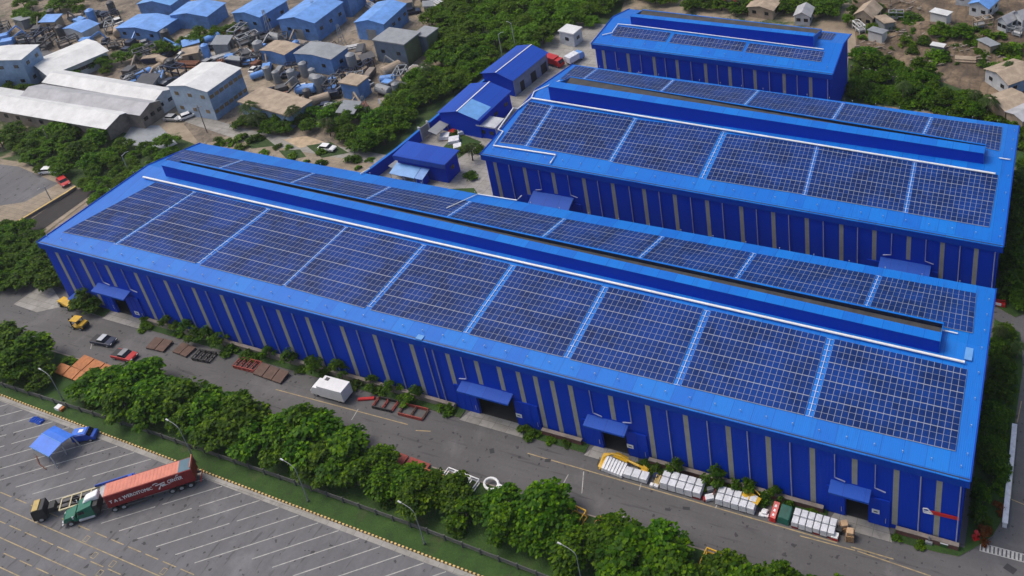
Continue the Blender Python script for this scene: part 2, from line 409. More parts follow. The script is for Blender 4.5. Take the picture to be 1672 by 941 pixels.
def shell(root, S, walls_y_off=.8, openings=(), front_y=None, slots=()):
    xl, xr = S.FL[0] + .8, S.FR[0] - .8; yf = S.FL[1] + .3; yb = min(S.BL[1], S.BR[1]) - .8
    xlb = S.BL[0] + .8; xrb = S.BR[0] - .8; Z = H - .35
    mb = MB(); x = xl; lint = 6.0; t = .15
    for a, b in sorted(openings):
        mb.box(x, yf, 0, a, yf + t, Z); mb.box(a, yf, lint, b, yf + t, Z); x = b
    mb.box(x, yf, 0, xr, yf + t, Z)
    # rear wall and the two gable walls (gable tops follow the roof)
    mb.hexa([(xlb, yb - t, 0), (xrb, yb - t, 0), (xrb, yb, 0), (xlb, yb, 0), (xlb, yb - t, Z), (xrb, yb - t, Z), (xrb, yb, Z), (xlb, yb, Z)])
    for (x0, x1, sgn, rg) in ((xl, xlb, 1, S.RL), (xr, xrb, -1, S.RR)):
        ym = rg[1]; xm = lerp(x0, x1, (ym - yf) / (yb - yf)); zt = H + S.r - .4
        pts = [(x0, yf + t, 0), (x1, yb - t, 0), (x1, yb - t, Z), (xm, ym, zt), (x0, yf + t, Z)]
        n = len(mb.v); mb.v += pts + [(p[0] + sgn * t, p[1], p[2]) for p in pts]
        mb.f += [tuple(n + i for i in range(5)), tuple(n + 5 + i for i in reversed(range(5)))]; mb.m += [0, 0]
        for i in range(5): j = (i + 1) % 5; mb.f.append((n + i, n + 5 + i, n + 5 + j, n + j)); mb.m.append(0)
    wbuild(mb, 'wall', WALLB, root)
    # roof: two sheets with fascia on all four sides
    q = lambda p, z: (p[0], p[1], z)
    mb = MB()
    n = 24; L2 = lambda a, b, t: (lerp(a[0], b[0], t), lerp(a[1], b[1], t))
    for i in range(n):
        t0, t1 = i / n, (i + 1) / n
        for lo, hi, zl, zh in (((S.FL, S.FR), (S.RL, S.RR), H, H + S.r), ((S.RL, S.RR), (S.BL, S.BR), H + S.r, H)):
            a, b, c, d_ = L2(*lo, t0), L2(*lo, t1), L2(*hi, t1), L2(*hi, t0)
            mb.poly([q(a, zl), q(b, zl), q(c, zh), q(d_, zh)]); mb.poly([q(d_, zh - .12), q(c, zh - .12), q(b, zl - .12), q(a, zl - .12)])
    wbuild(mb, 'roof', ROOF, root)
    mb = MB(); fh = 1.25; a = .12; top = H - .125
    mb.hexa([(S.FL[0], S.FL[1], top - fh), (S.FR[0], S.FR[1], top - fh), (S.FR[0], S.FR[1] + a, top - fh), (S.FL[0], S.FL[1] + a, top - fh),
             (S.FL[0], S.FL[1], top), (S.FR[0], S.FR[1], top), (S.FR[0], S.FR[1] + a, top), (S.FL[0], S.FL[1] + a, top)])
    mb.hexa([(S.FL[0] + .2, S.FL[1] + a, top - fh), (S.FR[0] - .2, S.FR[1] + a, top - fh), (S.FR[0] - .2, yf - .003, top - fh), (S.FL[0] + .2, yf - .003, top - fh),
             (S.FL[0] + .2, S.FL[1] + a, top - fh + .06), (S.FR[0] - .2, S.FR[1] + a, top - fh + .06), (S.FR[0] - .2, yf - .003, top - fh + .06), (S.FL[0] + .2, yf - .003, top - fh + .06)])
    for A_, B_, C_ in ((S.FL, S.RL, S.BL), (S.FR, S.RR, S.BR)):
        for p0, z0, p1, z1 in ((A_, H, B_, H + S.r), (B_, H + S.r, C_, H)):
            mb.beam((p0[0], p0[1], z0 + .03), (p1[0], p1[1], z1 + .03), .22, .22)
    wbuild(mb, 'fascia', FASC, root)
    mb = MB()
    mb.hexa([(S.FL[0] + .1, S.FL[1] + .2, H + .02), (S.FR[0] - .1, S.FR[1] + .2, H + .02), (S.FR[0] - .1, S.FR[1] + .38, H + .02), (S.FL[0] + .1, S.FL[1] + .38, H + .02),
             (S.FL[0] + .1, S.FL[1] + .2, H + .06), (S.FR[0] - .1, S.FR[1] + .2, H + .06), (S.FR[0] - .1, S.FR[1] + .38, H + .085), (S.FL[0] + .1, S.FL[1] + .38, H + .085)])
    wbuild(mb, 'gutter', NAVY, root)
    return yf

def ridge_vent(root, S, x0, x1, yA, yB, yC, yD, hF=2.4, hR=.75, cap=1.75, h1=None):
    """front parapet from (x0,yA) to (x1,yB); rear parapet from (x0,yC) to (x1,yD)"""
    yf = lambda x: lerp(yA, yB, (x - x0) / (x1 - x0)); yr = lambda x: lerp(yC, yD, (x - x0) / (x1 - x0))
    zf0, zf1 = S.z(x0, yA), S.z(x1, yB); zr0, zr1 = S.z(x0, yC), S.z(x1, yD)
    h1 = h1 or hF
    mb = MB()    # front parapet: upright face
    mb.hexa([(x0, yA, zf0 - .3), (x1, yB, zf1 - .3), (x1, yB + .1, zf1 - .3), (x0, yA + .1, zf0 - .3),
             (x0, yA, zf0 + hF), (x1, yB, zf1 + h1), (x1, yB + .1, zf1 + h1), (x0, yA + .1, zf0 + hF)])
    wbuild(mb, 'vent_wall', WALLB, root)
    mb = MB()    # folded cap sloping into the slot
    mb.slab([(x0 - .1, yA - .05, zf0 + hF + .1), (x1 + .1, yB - .05, zf1 + h1 + .1), (x1 + .1, yB + cap, zf1 + h1 + .1), (x0 - .1, yA + cap, zf0 + hF + .1)], .08)
    wbuild(mb, 'vent_cap', ROOF, root)
    mb = MB()    # slot floor, then rear parapet
    zt0, zt1 = H + S.r + .12, H + S.r + .12
    mb.slab([(x0 + .2, yA + .3, zt0), (x1 - .2, yB + .3, zt1), (x1 - .2, yD - .25, zt1), (x0 + .2, yC - .25, zt0)], .1)
    wbuild(mb, 'vent_floor', DGREYV, root)
    mb = MB()
    mb.hexa([(x0, yC - .12, zr0 - .2), (x1, yD - .12, zr1 - .2), (x1, yD, zr1 - .2), (x0, yC, zr0 - .2),
             (x0, yC - .12, zr0 + hR + .5), (x1, yD - .12, zr1 + hR + .5), (x1, yD, zr1 + hR + .5), (x0, yC, zr0 + hR + .5)], 1)
    mb.beam((x0, yC - .02, zr0 + hR + .56), (x1, yD - .02, zr1 + hR + .56), .34, .1, 0)
    wbuild(mb, 'rear_parapet', [ROOF, NAVY], root)  # navy body puts the shade of the inner face into the colour
    for x, s in ((x0, 1), (x1, -1)):
        mb = MB(); ya, yc = yf(x), yr(x); za = S.z(x, ya); zc = S.z(x, yc)
        pts = [(x, ya + .1, za - .3), (x, yc - .12, zc - .2), (x, yc - .12, zc + hR + .48), (x, ya + .1, za + (hF if s > 0 else h1))]
        n = len(mb.v); mb.v += pts + [(p[0] + s * .12, p[1], p[2]) for p in pts]
        mb.f += [(n, n + 1, n + 2, n + 3), (n + 7, n + 6, n + 5, n + 4)] + [(n + i, n + 4 + i, n + 4 + (i + 1) % 4, n + (i + 1) % 4) for i in range(4)]; mb.m += [0] * 6
        wbuild(mb, 'vent_end', ROOF, root)
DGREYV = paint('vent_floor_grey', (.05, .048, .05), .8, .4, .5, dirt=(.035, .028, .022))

def wall_strips(root, yf, xs, pipes, doors):
    proto = {}
    for x in xs:
        z0 = .9
        for a, b in doors:
            if a - .4 < x < b + .4: z0 = 7.4
        key = z0
        if key not in proto:
            mb = MB(); mb.box(-.4, -.04, z0, .4, -.003, H - 1.6); mb.box(-.42, -.05, (z0 + H) / 2, .42, -.042, (z0 + H) / 2 + .07, 1)
            o = mb.build('skylight_strip', [GREYP, MGREY], root); proto[key] = o
        else: o = proto[key].copy(); COL.objects.link(o)
        o.location = (x - root.location.x, yf - root.location.y, 0)
    p0 = None
    for x in pipes:
        hit_ = any(a - .4 < x < b + .4 for a, b in doors)
        if hit_:
            mb = MB(); mb.tube([(0, -.14, H - 1.5), (0, -.14, 7.9), (1.5 if rnd.random() < .5 else -1.5, -.14, 7.5)], .1, 8)
            o = mb.build('downpipe', PIPEG, root)
        elif p0 is None:
            mb = MB(); mb.tube([(0, -.14, H - 1.5), (0, -.14, .1)], .1, 8)
            o = p0 = mb.build('downpipe', PIPEG, root)
        else: o = p0.copy(); COL.objects.link(o)
        o.location = (x - root.location.x, yf - root.location.y, 0)

def canopy(root, x0, x1, yf, z1=7.1, z0=6.6, d=1.75):
    mb = MB(); mb.slab([(x0, yf - d, z0), (x1, yf - d, z0), (x1, yf - .003, z1), (x0, yf - .003, z1)], .12)
    mb.hexa([(x0, yf - d - .06, z0 - .3), (x1, yf - d - .06, z0 - .3), (x1, yf - d - .004, z0 - .3), (x0, yf - d - .004, z0 - .3),
             (x0, yf - d - .06, z0 + .03), (x1, yf - d - .06, z0 + .03), (x1, yf - d - .004, z0 + .03), (x0, yf - d - .004, z0 + .03)])
    for x in (x0, x1 - .06):
        mb.hexa([(x, yf - d + .01, z0 - .3), (x + .06, yf - d + .01, z0 - .3), (x + .06, yf - .01, z1 - .4), (x, yf - .01, z1 - .4),
                 (x, yf - d + .01, z0 - .125), (x + .06, yf - d + .01, z0 - .125), (x + .06, yf - .01, z1 - .125), (x, yf - .01, z1 - .125)])
    o = wbuild(mb, 'canopy', CANO, root)
    return o
CANO = mk_roofblue('canopy_blue', (.003, .06, .38), (.005, .075, .42), .6)
def door_leaf(root, x0, x1, yf, z=5.8):
    mb = MB(); mb.box(x0, yf - .22, .12, x1, yf - .06, z)
    n = max(2, int((x1 - x0) / 1.2))
    for k in range(n + 1):
        x = lerp(x0 + .05, x1 - .05, k / n); mb.box(x - .05, yf - .26, .2, x + .05, yf - .222, z - .1)
    o = wbuild(mb, 'door_leaf', WALLB, root)
    mb = MB(); mb.box(-.04, -.06, -.5, .04, 0, .5); h = mb.build('handle', STEEL, o); h.location = (x1 - .5 - root.location.x, yf - .262 - root.location.y, 1.5)

def anchors(root, S, pts):
    p0 = None
    for x, y in pts:
        if p0 is None:
            mb = MB(); mb.tube([(0, 0, 0), (0, 0, .4)], .035, 6); mb.box(-.07, -.07, .38, .07, .07, .5); o = p0 = mb.build('roof_anchor', STEEL, root)
        else: o = p0.copy(); COL.objects.link(o)
        o.location = (x - root.location.x, y - root.location.y, S.z(x, y) + .01)
def pipe_run(root, S, px, r=.17, fn=None, mat=None, up=.3, name='roof_pipe'):
    pts = []
    for q in px:
        x, y = (q[0], q[1]) if len(q) == 3 else S.hf(*q, fn=fn)
        pts.append((x, y, S.z(x, y) + up))
    mb = MB(); mb.tube(pts, r, 8); wbuild(mb, name, mat or WHITE, root, smooth=False)

# ---- warehouse A, the long one in front
SA = Shed((0, 0), (175, 0), (5.2, 22.4), (175, 20.9), (5.3, 35.0), (175, 37.0), 3.1)
WA = thing('warehouse', 'longest blue warehouse in front, along the road, its roof covered with solar arrays', 'warehouse', (0, 0, 0))
SX = lambda L, k=.0125: [(a + (177 - a) * k, b + (177 - b) * k) for a, b in L]
doorsA = [(11.6, 20.0), (94.0, 103.7), (117.2, 124.3), (156.4, 162.3)]; doorsA = SX(doorsA)
openA = [(13.3, 17.0), (95.7, 102.9), (118.7, 123.0), (158.0, 161.3)]; openA = SX(openA)
yfA = shell(WA, SA, openings=openA)
ZX = lambda ox, oy, s, us, y: [wallx(ox + a / s, oy + b / s, y) for a, b in us]
s_ = 3.9214
stripsA = ZX(0, 420, s_, [(375, 0), (520, 15), (685, 65), (870, 112), (1060, 162), (1242, 212), (1422, 258), (1595, 305)], -.25) + \
    ZX(340, 560, s_, [(535, 30), (695, 20), (895, 20), (1085, 20), (1310, 50), (1540, 110)], -.25) + \
    ZX(720, 600, s_, [(240, 30), (378, 40), (500, 70), (610, 100), (715, 120), (830, 140), (1088, 210), (1325, 270), (1565, 320)], -.25) + \
    ZX(960, 680, 3.6045, [(825, 80), (1060, 140), (1320, 200)], -.25) + ZX(1300, 700, 3.903, [(373, 200), (640, 280), (915, 340)], -.25)
pipesA = ZX(0, 420, s_, [(440, 0), (610, 45), (790, 100), (952, 135), (1148, 185), (1328, 238), (1510, 285)], -.25) + \
    ZX(340, 560, s_, [(445, 10), (615, 20), (790, 20), (985, 20), (1190, 20), (1400, 70), (1450, 90)], -.25) + \
    ZX(720, 600, s_, [(150, 10), (955, 170), (1205, 240), (1450, 300)], -.25) + ZX(960, 680, 3.6045, [(705, 60), (940, 110), (1190, 170), (1453, 230)], -.25) + \
    ZX(1300, 700, 3.903, [(507, 230), (797, 310)], -.25) + [173.9]
pipesA = [x for x in pipesA if min(abs(x - s) for s in stripsA) > .8]
wall_strips(WA, yfA, stripsA, pipesA, doorsA)
for a, b in doorsA: canopy(WA, a - .6, b - .6, yfA)
for a, b in SX([(11.0, 13.2), (17.1, 20.8), (91.6, 95.6), (103.0, 107.4), (115.4, 118.6), (123.1, 126.6), (155.2, 157.9), (161.4, 164.4)]): door_leaf(WA, a, b, yfA)
sk = lambda x: 6.2 * max(0, 1 - x / 131) ** 1.5
botA = [(103, 380), (188, 397), (194, 399.5), (319, 430.6), (327, 434), (459, 467.5), (466, 469), (595, 504), (605, 507), (754, 543), (766, 547), (918, 584), (931, 588), (1098, 628), (1112, 631), (1313, 679), (1328, 683), (1560, 738)]
bx = [SA.hf(*q) for q in botA]
topy = lambda x: lerp(SA.hf(255, 298)[1], SA.hf(1575, 604)[1], x / 175)
for k in range(0, 18, 2):
    (xa, ya), (xb, yb_) = bx[k], bx[k + 1]
    ta, tb = xa + sk(xa), xb + sk(xb)
    if k == 0: ta = SA.hf(255, 298)[0]
    nc = max(8, round((xb - xa) / .93))
    array_block(WA, SA, (xa, ya), (xb, yb_), (tb, topy(tb)), (ta, topy(ta)), nc, 13, SA.zf)
    if k < 16:
        xc = (xb + bx[k + 2][0]) / 2; ladder_tray(WA, SA, (xc, ya + .2), (xc + sk(xc), topy(xc) - .2), 13)
rb0, rb1 = SA.hb(270, 262), SA.hb(1588, 545); rt0, rt1 = SA.hb(300, 245), SA.hb(1594, 480)
divR = [((728, 356), (777, 323)), ((884, 389), (927, 353)), ((1040, 425), (1082, 387)), ((1201, 456.7), (1233.5, 410.8)), ((1415, 499), (1436, 449))]
dR = [(SA.hb(*a)[0], SA.hb(*b)[0]) for a, b in divR]
while dR[0][0] > 14: dR.insert(0, (dR[0][0] - 18.7, dR[0][1] - 18.4))
dR = [d for d in dR if d[0] > rb0[0] + 4]
edges = [(rb0[0], rt0[0])] + dR + [(rb1[0], rt1[0])]
yb0 = lambda x: lerp(rb0[1], rb1[1], (x - rb0[0]) / (rb1[0] - rb0[0])); yt0 = lambda x: lerp(rt0[1], rt1[1], (x - rt0[0]) / (rt1[0] - rt0[0]))
for k in range(len(edges) - 1):
    a, b = edges[k], edges[k + 1]; g = .55
    xa, xb, ta, tb = a[0] + (g if k else 0), b[0] - (g if k < len(edges) - 2 else 0), a[1] + (g if k else 0), b[1] - (g if k < len(edges) - 2 else 0)
    array_block(WA, SA, (xa, yb0(xa)), (xb, yb0(xb)), (tb, yt0(tb)), (ta, yt0(ta)), max(5, round((xb - xa) / .95)), 8, SA.zb)
    if k: ladder_tray(WA, SA, (a[0], yb0(a[0]) + .1), (a[1], yt0(a[1]) - .1), 8, .35)
m0, m1 = SA.hf(271, 288), SA.hf(1533, 577)
ridge_vent(WA, SA, m0[0], m1[0], m0[1], m1[1], rb0[1] - .5, rb1[1] - .5, hF=2.7, h1=2.4)
pipe_run(WA, SA, [(235, 292), (1575, 595)], .19, up=.45)
pipe_run(WA, SA, [(1564, 547), (1536, 541)], .1, fn=SA.zb)
pipe_run(WA, SA, [(560 + 665 / 3.9214, 180 + 640 / 3.9214 - 1), (560 + 865 / 3.9214, 180 + 545 / 3.9214), (560 + 1115 / 3.9214, 180 + 585 / 3.9214), (560 + 1145 / 3.9214, 180 + 555 / 3.9214)], .1, fn=SA.zb)
pipe_run(WA, SA, [(589, 286), (604, 277)], .12, fn=SA.zb)
anchors(WA, SA, [(2 + 3.9 * i, 1.1) for i in range(45)] + [(174.2, 3 + 4.2 * i) for i in range(8)] + [(8 + 6.2 * i, 36.0 - (175 - 8 - 6.2 * i) * .011) for i in range(27)] + [(1.2 + .22 * y, y) for y in (4, 9, 14, 19)])
p = SA.hf(1582, 578); mb = MB(); mb.box(p[0] - .55, p[1] - 1.3, SA.z(*p), p[0] + .55, p[1] + 1.3, SA.z(*p) + .16); wbuild(mb, 'roof_hatch', LBLUE, WA)
p = SA.hf(686, 552); mb = MB(); mb.box(p[0] - .6, p[1] - .45, SA.z(*p), p[0] + .6, p[1] + .45, SA.z(*p) + .2); wbuild(mb, 'roof_hatch', LBLUE, WA)
# red arrow sign with a white head outline on the right end of the wall
def sign_arrow():
    y = yfA - .2; z = lambda u, v: float(hit(u, v, (0, 1, 0), y)[2]); P = lambda a, b: (wallx(1300 + a / 3.903, 700 + b / 3.903, y), z(1300 + a / 3.903, 700 + b / 3.903))
    mb = MB()
    red = [P(858, 524), P(1040, 570), P(1040, 588), P(870, 548)]
    mb.hexa([(x, y, w) for x, w in (red[3], red[2], red[2], red[3])] + [(x, y, w) for x, w in (red[0], red[1], red[1], red[0])], 0) if False else None
    n = len(mb.v); mb.v += [(x, y, w) for x, w in red] + [(x, y + .08, w) for x, w in red]
    mb.f += [(n, n + 1, n + 2, n + 3), (n + 7, n + 6, n + 5, n + 4)] + [(n + i, n + 4 + i, n + 4 + (i + 1) % 4, n + (i + 1) % 4) for i in range(4)]; mb.m += [0] * 6
    head = [P(810, 508), P(836, 510), P(870, 545), P(812, 532)]
    for i in range(4):
        a, b = head[i], head[(i + 1) % 4]; mb.beam((a[0], y - .02, a[1]), (b[0], y - .02, b[1]), .1, .16, 1)
    a, b = P(812, 522), P(850, 532); mb.beam((a[0], y - .02, a[1]), (b[0], y - .02, b[1]), .08, .14, 1)
    wbuild(mb, 'arrow_sign', [RED, WHITE], WA)
sign_arrow()
for (u, v) in ((1300 + 507 / 3.903, 700 + 527 / 3.903), (720 + 500 / s_, 600 + 308 / s_), (720 + 1212 / s_, 600 + 505 / s_), (877 / s_, 420 + 358 / s_)):
    y = yfA - .3; q = hit(u, v, (0, 1, 0), y); x, z = float(q[0]), float(q[2]); mb = MB(); mb.box(x - .55, y - .05, z - .42, x + .55, y, z + .42, 0)
    mb.box(x - .28, y - .06, z - .14, x + .28, y - .052, z + .1, 1); wbuild(mb, 'wall_sign', [WHITE, DGREY], WA)

# ---- warehouse B, the middle one
bx0, by0 = 69.28, 47.5
SB = Shed((bx0, by0), (175.27, by0), (bx0 + 1.6, by0 + 22), (175.27, by0 + 22), (bx0 + 2, 85.75), (175.27, 85.75), 2.9)
WB = thing('warehouse', 'middle blue warehouse with white roof pipes round its left end, behind the longest one', 'warehouse', (bx0, by0, 0))
doorsB = [(82.0, 90.6), (153.6, 163.2)]; yfB = shell(WB, SB, openings=[(83.6, 88.5), (155.5, 161)])
wall_strips(WB, yfB, [x + (177 - x) * .008 for x in [72.1, 79.2, 85.9, 93, 99.5, 106.4, 113, 119.8, 126.8, 133.2, 139.8, 146.4, 152.6, 158.9, 164.9, 170.8]],
            [x + (177 - x) * .008 for x in [75.6, 82.6, 89.4, 96.2, 103.2, 109.7, 116.4, 123, 129.9, 136.3, 143, 149.5, 155.8, 162, 168, 174]], doorsB)
canopy(WB, 81.2, 90.6, yfB, 7.1, 5.9, 2.9); canopy(WB, 154.0, 163.2, yfB, 6.9, 5.9, 2.9)
for a, b in ((79.6, 83.5), (88.6, 92), (151.5, 155.4), (161.1, 164.5)): door_leaf(WB, a, b, yfB)
zb = lambda a, b: (780 + a / 3.244, 90 + b / 3.244)
blk = [(zb(118, 465), zb(245, 480), zb(385, 270), zb(275, 250)), (zb(270, 487), zb(690, 560), zb(825, 335), zb(405, 275)), (zb(715, 570), zb(1165, 650), zb(1290, 400), zb(845, 345)),
       (zb(1210, 660), (1310, 318), (1331, 238), zb(1320, 420)), ((1317, 320), (1474, 347), (1490, 266), (1338, 239)), ((1482, 349), (1615, 372), (1630, 287), (1497, 267))]
for b in blk:
    q = [SB.hf(*c) for c in b]; array_block(WB, SB, *q, max(6, round((q[1][0] - q[0][0]) / .96)), 13, SB.zf)
for i in range(5):
    l, r_ = blk[i], blk[i + 1]; a0 = [(m + n) / 2 for m, n in zip(SB.hf(*l[1]), SB.hf(*r_[0]))]; a1 = [(m + n) / 2 for m, n in zip(SB.hf(*l[2]), SB.hf(*r_[3]))]
    ladder_tray(WB, SB, a0, a1, 13)
rb = [(912, 129), (946.7, 134), (1077, 152), (1214, 174), (1360, 195), (1508, 219), (1636, 248)]
rt = [(937, 108), (974.6, 113.5), (1099, 132), (1237.5, 149), (1376.5, 169.6), (1520.6, 193), (1641, 209)]
for i in range(6):
    a, b, c, d_ = SB.hb(*rb[i]), SB.hb(*rb[i + 1]), SB.hb(*rt[i + 1]), SB.hb(*rt[i]); g = .5
    array_block(WB, SB, (a[0] + g, a[1]), (b[0] - g, b[1]), (c[0] - g, c[1]), (d_[0] + g, d_[1]), max(5, round((b[0] - a[0]) / .97)), 9, SB.zb)
    if i: ladder_tray(WB, SB, a, d_, 8, .35)
m0, m1 = SB.hf(899, 165), SB.hf(1605, 268)
ridge_vent(WB, SB, m0[0], m1[0], m0[1], m1[1], SB.hb(*rb[0])[1] - .5, SB.hb(*rb[-1])[1] - .5, hF=3.7, h1=2.4, cap=2.3)
pipe_run(WB, SB, [zb(290, 238), zb(1622, 440), (1400, 250), (1625, 287)][0:1] + [(1625, 287)], .19, up=.45)
pipe_run(WB, SB, [zb(430, 108), zb(300, 200), zb(285, 235), zb(215, 290), zb(190, 287), zb(110, 402), zb(136, 411), zb(85, 485), zb(415, 535), zb(385, 580)], .16)
pipe_run(WB, SB, [(1631, 260), (1650, 263)], .1)
anchors(WB, SB, [(72 + 4.1 * i, by0 + 1.1) for i in range(26)] + [(74 + 5.1 * i, 85) for i in range(20)] + [(174.5, by0 + 3 + 4.4 * i) for i in range(8)])

# ---- warehouse C, the far one
cx0, cy0 = 71.2, 96.06
SCh = Shed((cx0, cy0), (133.26, cy0), (cx0 + 1, cy0 + 11.4), (133.26, cy0 + 11.4), (cx0 + 1.64, 115.86), (133.26, 115.86), 1.9)
WC = thing('warehouse', 'farthest and shortest of the blue warehouses, with three small solar arrays facing the viewer', 'warehouse', (cx0, cy0, 0))
yfC = shell(WC, SCh, openings=[(85, 88)])
wall_strips(WC, yfC, [74.8, 81.6, 88.6, 94.7, 102.1, 108.3, 114.6, 121.8, 128.2], [78.2, 85, 91.6, 98.4, 105.2, 111.5, 118.2, 125, 132.3], [(84, 89.6)])
canopy(WC, 83.5, 89.6, yfC)
zc = lambda a, b: (900 + a / 3.215, b / 3.215)
for b in [(zc(318, 190), zc(598, 222), zc(628, 175), zc(352, 140)), (zc(618, 226), zc(1000, 272), zc(1024, 226), zc(648, 180)), (zc(1018, 275), zc(1414, 327), zc(1434, 274), zc(1042, 230))]:
    q = [SCh.hf(*c) for c in b]; array_block(WC, SCh, *q, max(6, round((q[1][0] - q[0][0]) / 1.0)), 6, SCh.zf)
q = [SCh.hb(*zc(*c)) for c in ((1392, 203), (1472, 212), (1496, 180), (1408, 170))]; array_block(WC, SCh, *q, 6, 4, SCh.zb)
q = [SCh.hb(*zc(*c)) for c in ((580, 84), (1370, 172), (1376, 160), (590, 70))]; array_block(WC, SCh, *q, 40, 2, SCh.zb)
m0, m1 = SCh.hf(1030.6, 40), SCh.hf(1328, 78)
ridge_vent(WC, SCh, m0[0], m1[0], m0[1], m1[1], SCh.hb(*zc(580, 84))[1] - .4, SCh.hb(*zc(1370, 172))[1] - .4, cap=1.6, hF=2.2, h1=3.0)
pipe_run(WC, SCh, [zc(268, 190), zc(320, 178), zc(352, 132), zc(440, 140), zc(1430, 265)], .12)
anchors(WC, SCh, [(73 + 4.2 * i, cy0 + .9) for i in range(15)] + [(75 + 4.4 * i, 115.3) for i in range(13)])
# ------------------------------------------------------------------ ground, roads, paving
def sheet(name, pts, z, mat): return struct(MB().poly([(x, y, z) for x, y in pts]).build(name, mat))
def psheet(name, px, z, mat): return sheet(name, [at(u, v, z)[:2] for u, v in px], z, mat)
sheet('ground', [(-1200, -400), (1200, -400), (1200, 1500), (-1200, 1500)], -.16, DIRT)
ky = lambda x: -21.8 - .026 * (x - 10)
psheet('dirt_yard', [(-300, -60), (560, -60), (720, 60), (735, 130), (625, 200), (600, 285), (330, 240), (290, 190), (0, 130), (-300, 60)], -.10, YARD)
psheet('woodland_floor', [(715, 20), (760, -60), (1040, -60), (1000, 60), (930, 110), (880, 150), (700, 215), (590, 300), (600, 200), (735, 130)], -.09, SCRUB)
psheet('hedge_bank', [(20, 235), (80, 205), (290, 225), (330, 240), (270, 275), (150, 345), (120, 300), (40, 290)], -.08, SCRUB)
psheet('lawn', [(-60, 360), (30, 362), (80, 395), (108, 478), (60, 470), (-60, 500)], -.08, SCRUB)
psheet('rubble_field', [(1385, -60), (1800, -60), (1800, 215), (1400, 95)], -.10, RUBBLE)
psheet('scrub_bank', [(1385, 95), (1500, 120), (1800, 230), (1800, 330), (1640, 300), (1640, 195), (1380, 165)], -.07, SCRUB)
psheet('car_park', [(-60, 250), (40, 266), (155, 318), (75, 380), (-60, 400)], -.06, TANC)
psheet('car_park', [(-60, 262), (30, 272), (95, 300), (40, 330), (-60, 345)], -.055, LOT)
psheet('concrete_yard', [(330, 238), (390, 215), (640, 262), (600, 300), (440, 270)], -.06, TANC)
psheet('lane', [(290, 195), (310, 185), (420, 215), (640, 255), (625, 270), (400, 232)], -.05, CONC)
psheet('pond', [(195, 235), (215, 205), (260, 205), (290, 235), (270, 243)], -.04, paint('pale_slab', (.3, .32, .34), .4))
sheet('courtyard', [(33, 36), (72, 36), (72, 130), (46, 126), (38, 95)], -.03, CONC)
psheet('concrete_pad', [(905, 80), (942, 36), (990, 40), (965, 95)], -.02, CONC)
sheet('road', [(-4, -11.5), (-60, -16), (-60, 1), (-14, 3), (0, 1.0), (20, 40), (70, 46), (73, 100), (175, 100), (174.6, 90), (260, 90), (260, -22.6 - 7), (-4, -11.5)][:-1], 0, ASPH)
sheet('parking_lot', [(-80, ky(-80)), (260, ky(260)), (260, -140), (-80, -140)], .004, LOT)
vy = lambda x: -11.5
sheet('grass_verge', [(-30, ky(-30) + .27), (165, ky(165) + .27), (172, -18), (168, vy(0)), (-30, vy(0))], .14, GRASS)
mb = MB(); mb.box(-30, vy(0) - .05, -.05, 168, vy(0) + .15, .16); mb.build('kerb', LEDG)['kind'] = 'structure'
mb = MB(); x = -30.0; i = 0
while x < 165:
    d = .34 if i % 2 else .34
    mb.hexa([(x, ky(x) + .05, 0), (x + d, ky(x + d) + .05, 0), (x + d, ky(x + d) + .27, 0), (x, ky(x) + .27, 0),
             (x, ky(x) + .05, .2 if i % 2 else .17), (x + d, ky(x + d) + .05, .2 if i % 2 else .17), (x + d, ky(x + d) + .27, .2 if i % 2 else .17), (x, ky(x) + .27, .2 if i % 2 else .17)], 0 if i % 2 else 1)
    x += d; i += 1
struct(mb.build('kerb', [KERBY, DARK]))
sheet('gutter_strip', [(-30, ky(-30) - .75), (165, ky(165) - .75), (165, ky(165) + .04), (-30, ky(-30) + .04)], .012, CONC)
for px in ([(395, 225), (430, 222), (450, 238), (410, 243)], [(500, 238), (540, 232), (570, 250), (525, 258)], [(455, 246), (490, 244), (500, 256), (470, 262)]): psheet('grass_patch', px, -.04, SCRUB)
psheet('concrete_slab', [(462, 228), (500, 222), (530, 232), (490, 242)], -.045, paint('sandy_slab', (.45, .34, .22), .8, .3, .6))
# planters along the front of the long warehouse: lawn between concrete aprons
PK = -2.15
aprons = [(13.2, 23.6), (93.8, 105.8), (116.8, 126.2), (155.7, 165.4)]
xs = [1.0] + [v for a in aprons for v in a] + [172.5]
for k in range(0, len(xs), 2):
    a, b = xs[k], xs[k + 1]
    if k == len(xs) - 2:
        pts = [(a, PK), (167.5, PK)] + [(167.5 + 8.5 * math.sin(t), PK + 0.9 * (1 - math.cos(t)) * 1.0 + 0) for t in (R(30), R(55))] + [(176.6, .3), (178.6, 2.6), (179.5, 5), (180, 12), (180.2, 24), (180.6, 34), (179.6, 42), (175.1, 44), (175.1, -.31), (a, -.31)]
    else: pts = [(a, PK), (b, PK), (b, -.31), (a, -.31)]
    struct(MB().prism(pts, -.05, .13, 0, 1).build('planter_bed', [LEDG, GRASS]))
for a, b in aprons: struct(MB().prism([(a + .004, PK - .3), (b - .004, PK - .3), (b - 1, -.24), (a + 1, -.24)], -.05, .06).build('concrete_apron', CONC))
sheet('warehouse_floor', [(2, -.22), (173.8, -.22), (173.8, 34), (8, 32)], .05, paint('shade_darkened_floor', (.045, .044, .043), .6))  # floor colour set dark to deepen the indoor shade behind the doors
struct(MB().prism([(175.3, 47), (178.5, 45.4), (181, 47.5), (182, 56), (183, 70), (184, 96), (175.4, 96)], -.05, .13, 0, 1).build('planter_bed', [LEDG, GRASS]))
psheet('footpath', [(22, 497), (62, 470), (84, 468), (105, 500), (60, 510)], .02, CONC)
sheet('lawn', [(57, 39), (69, 39), (69, 46.5), (62, 52), (56, 50)], .01, GRASS)
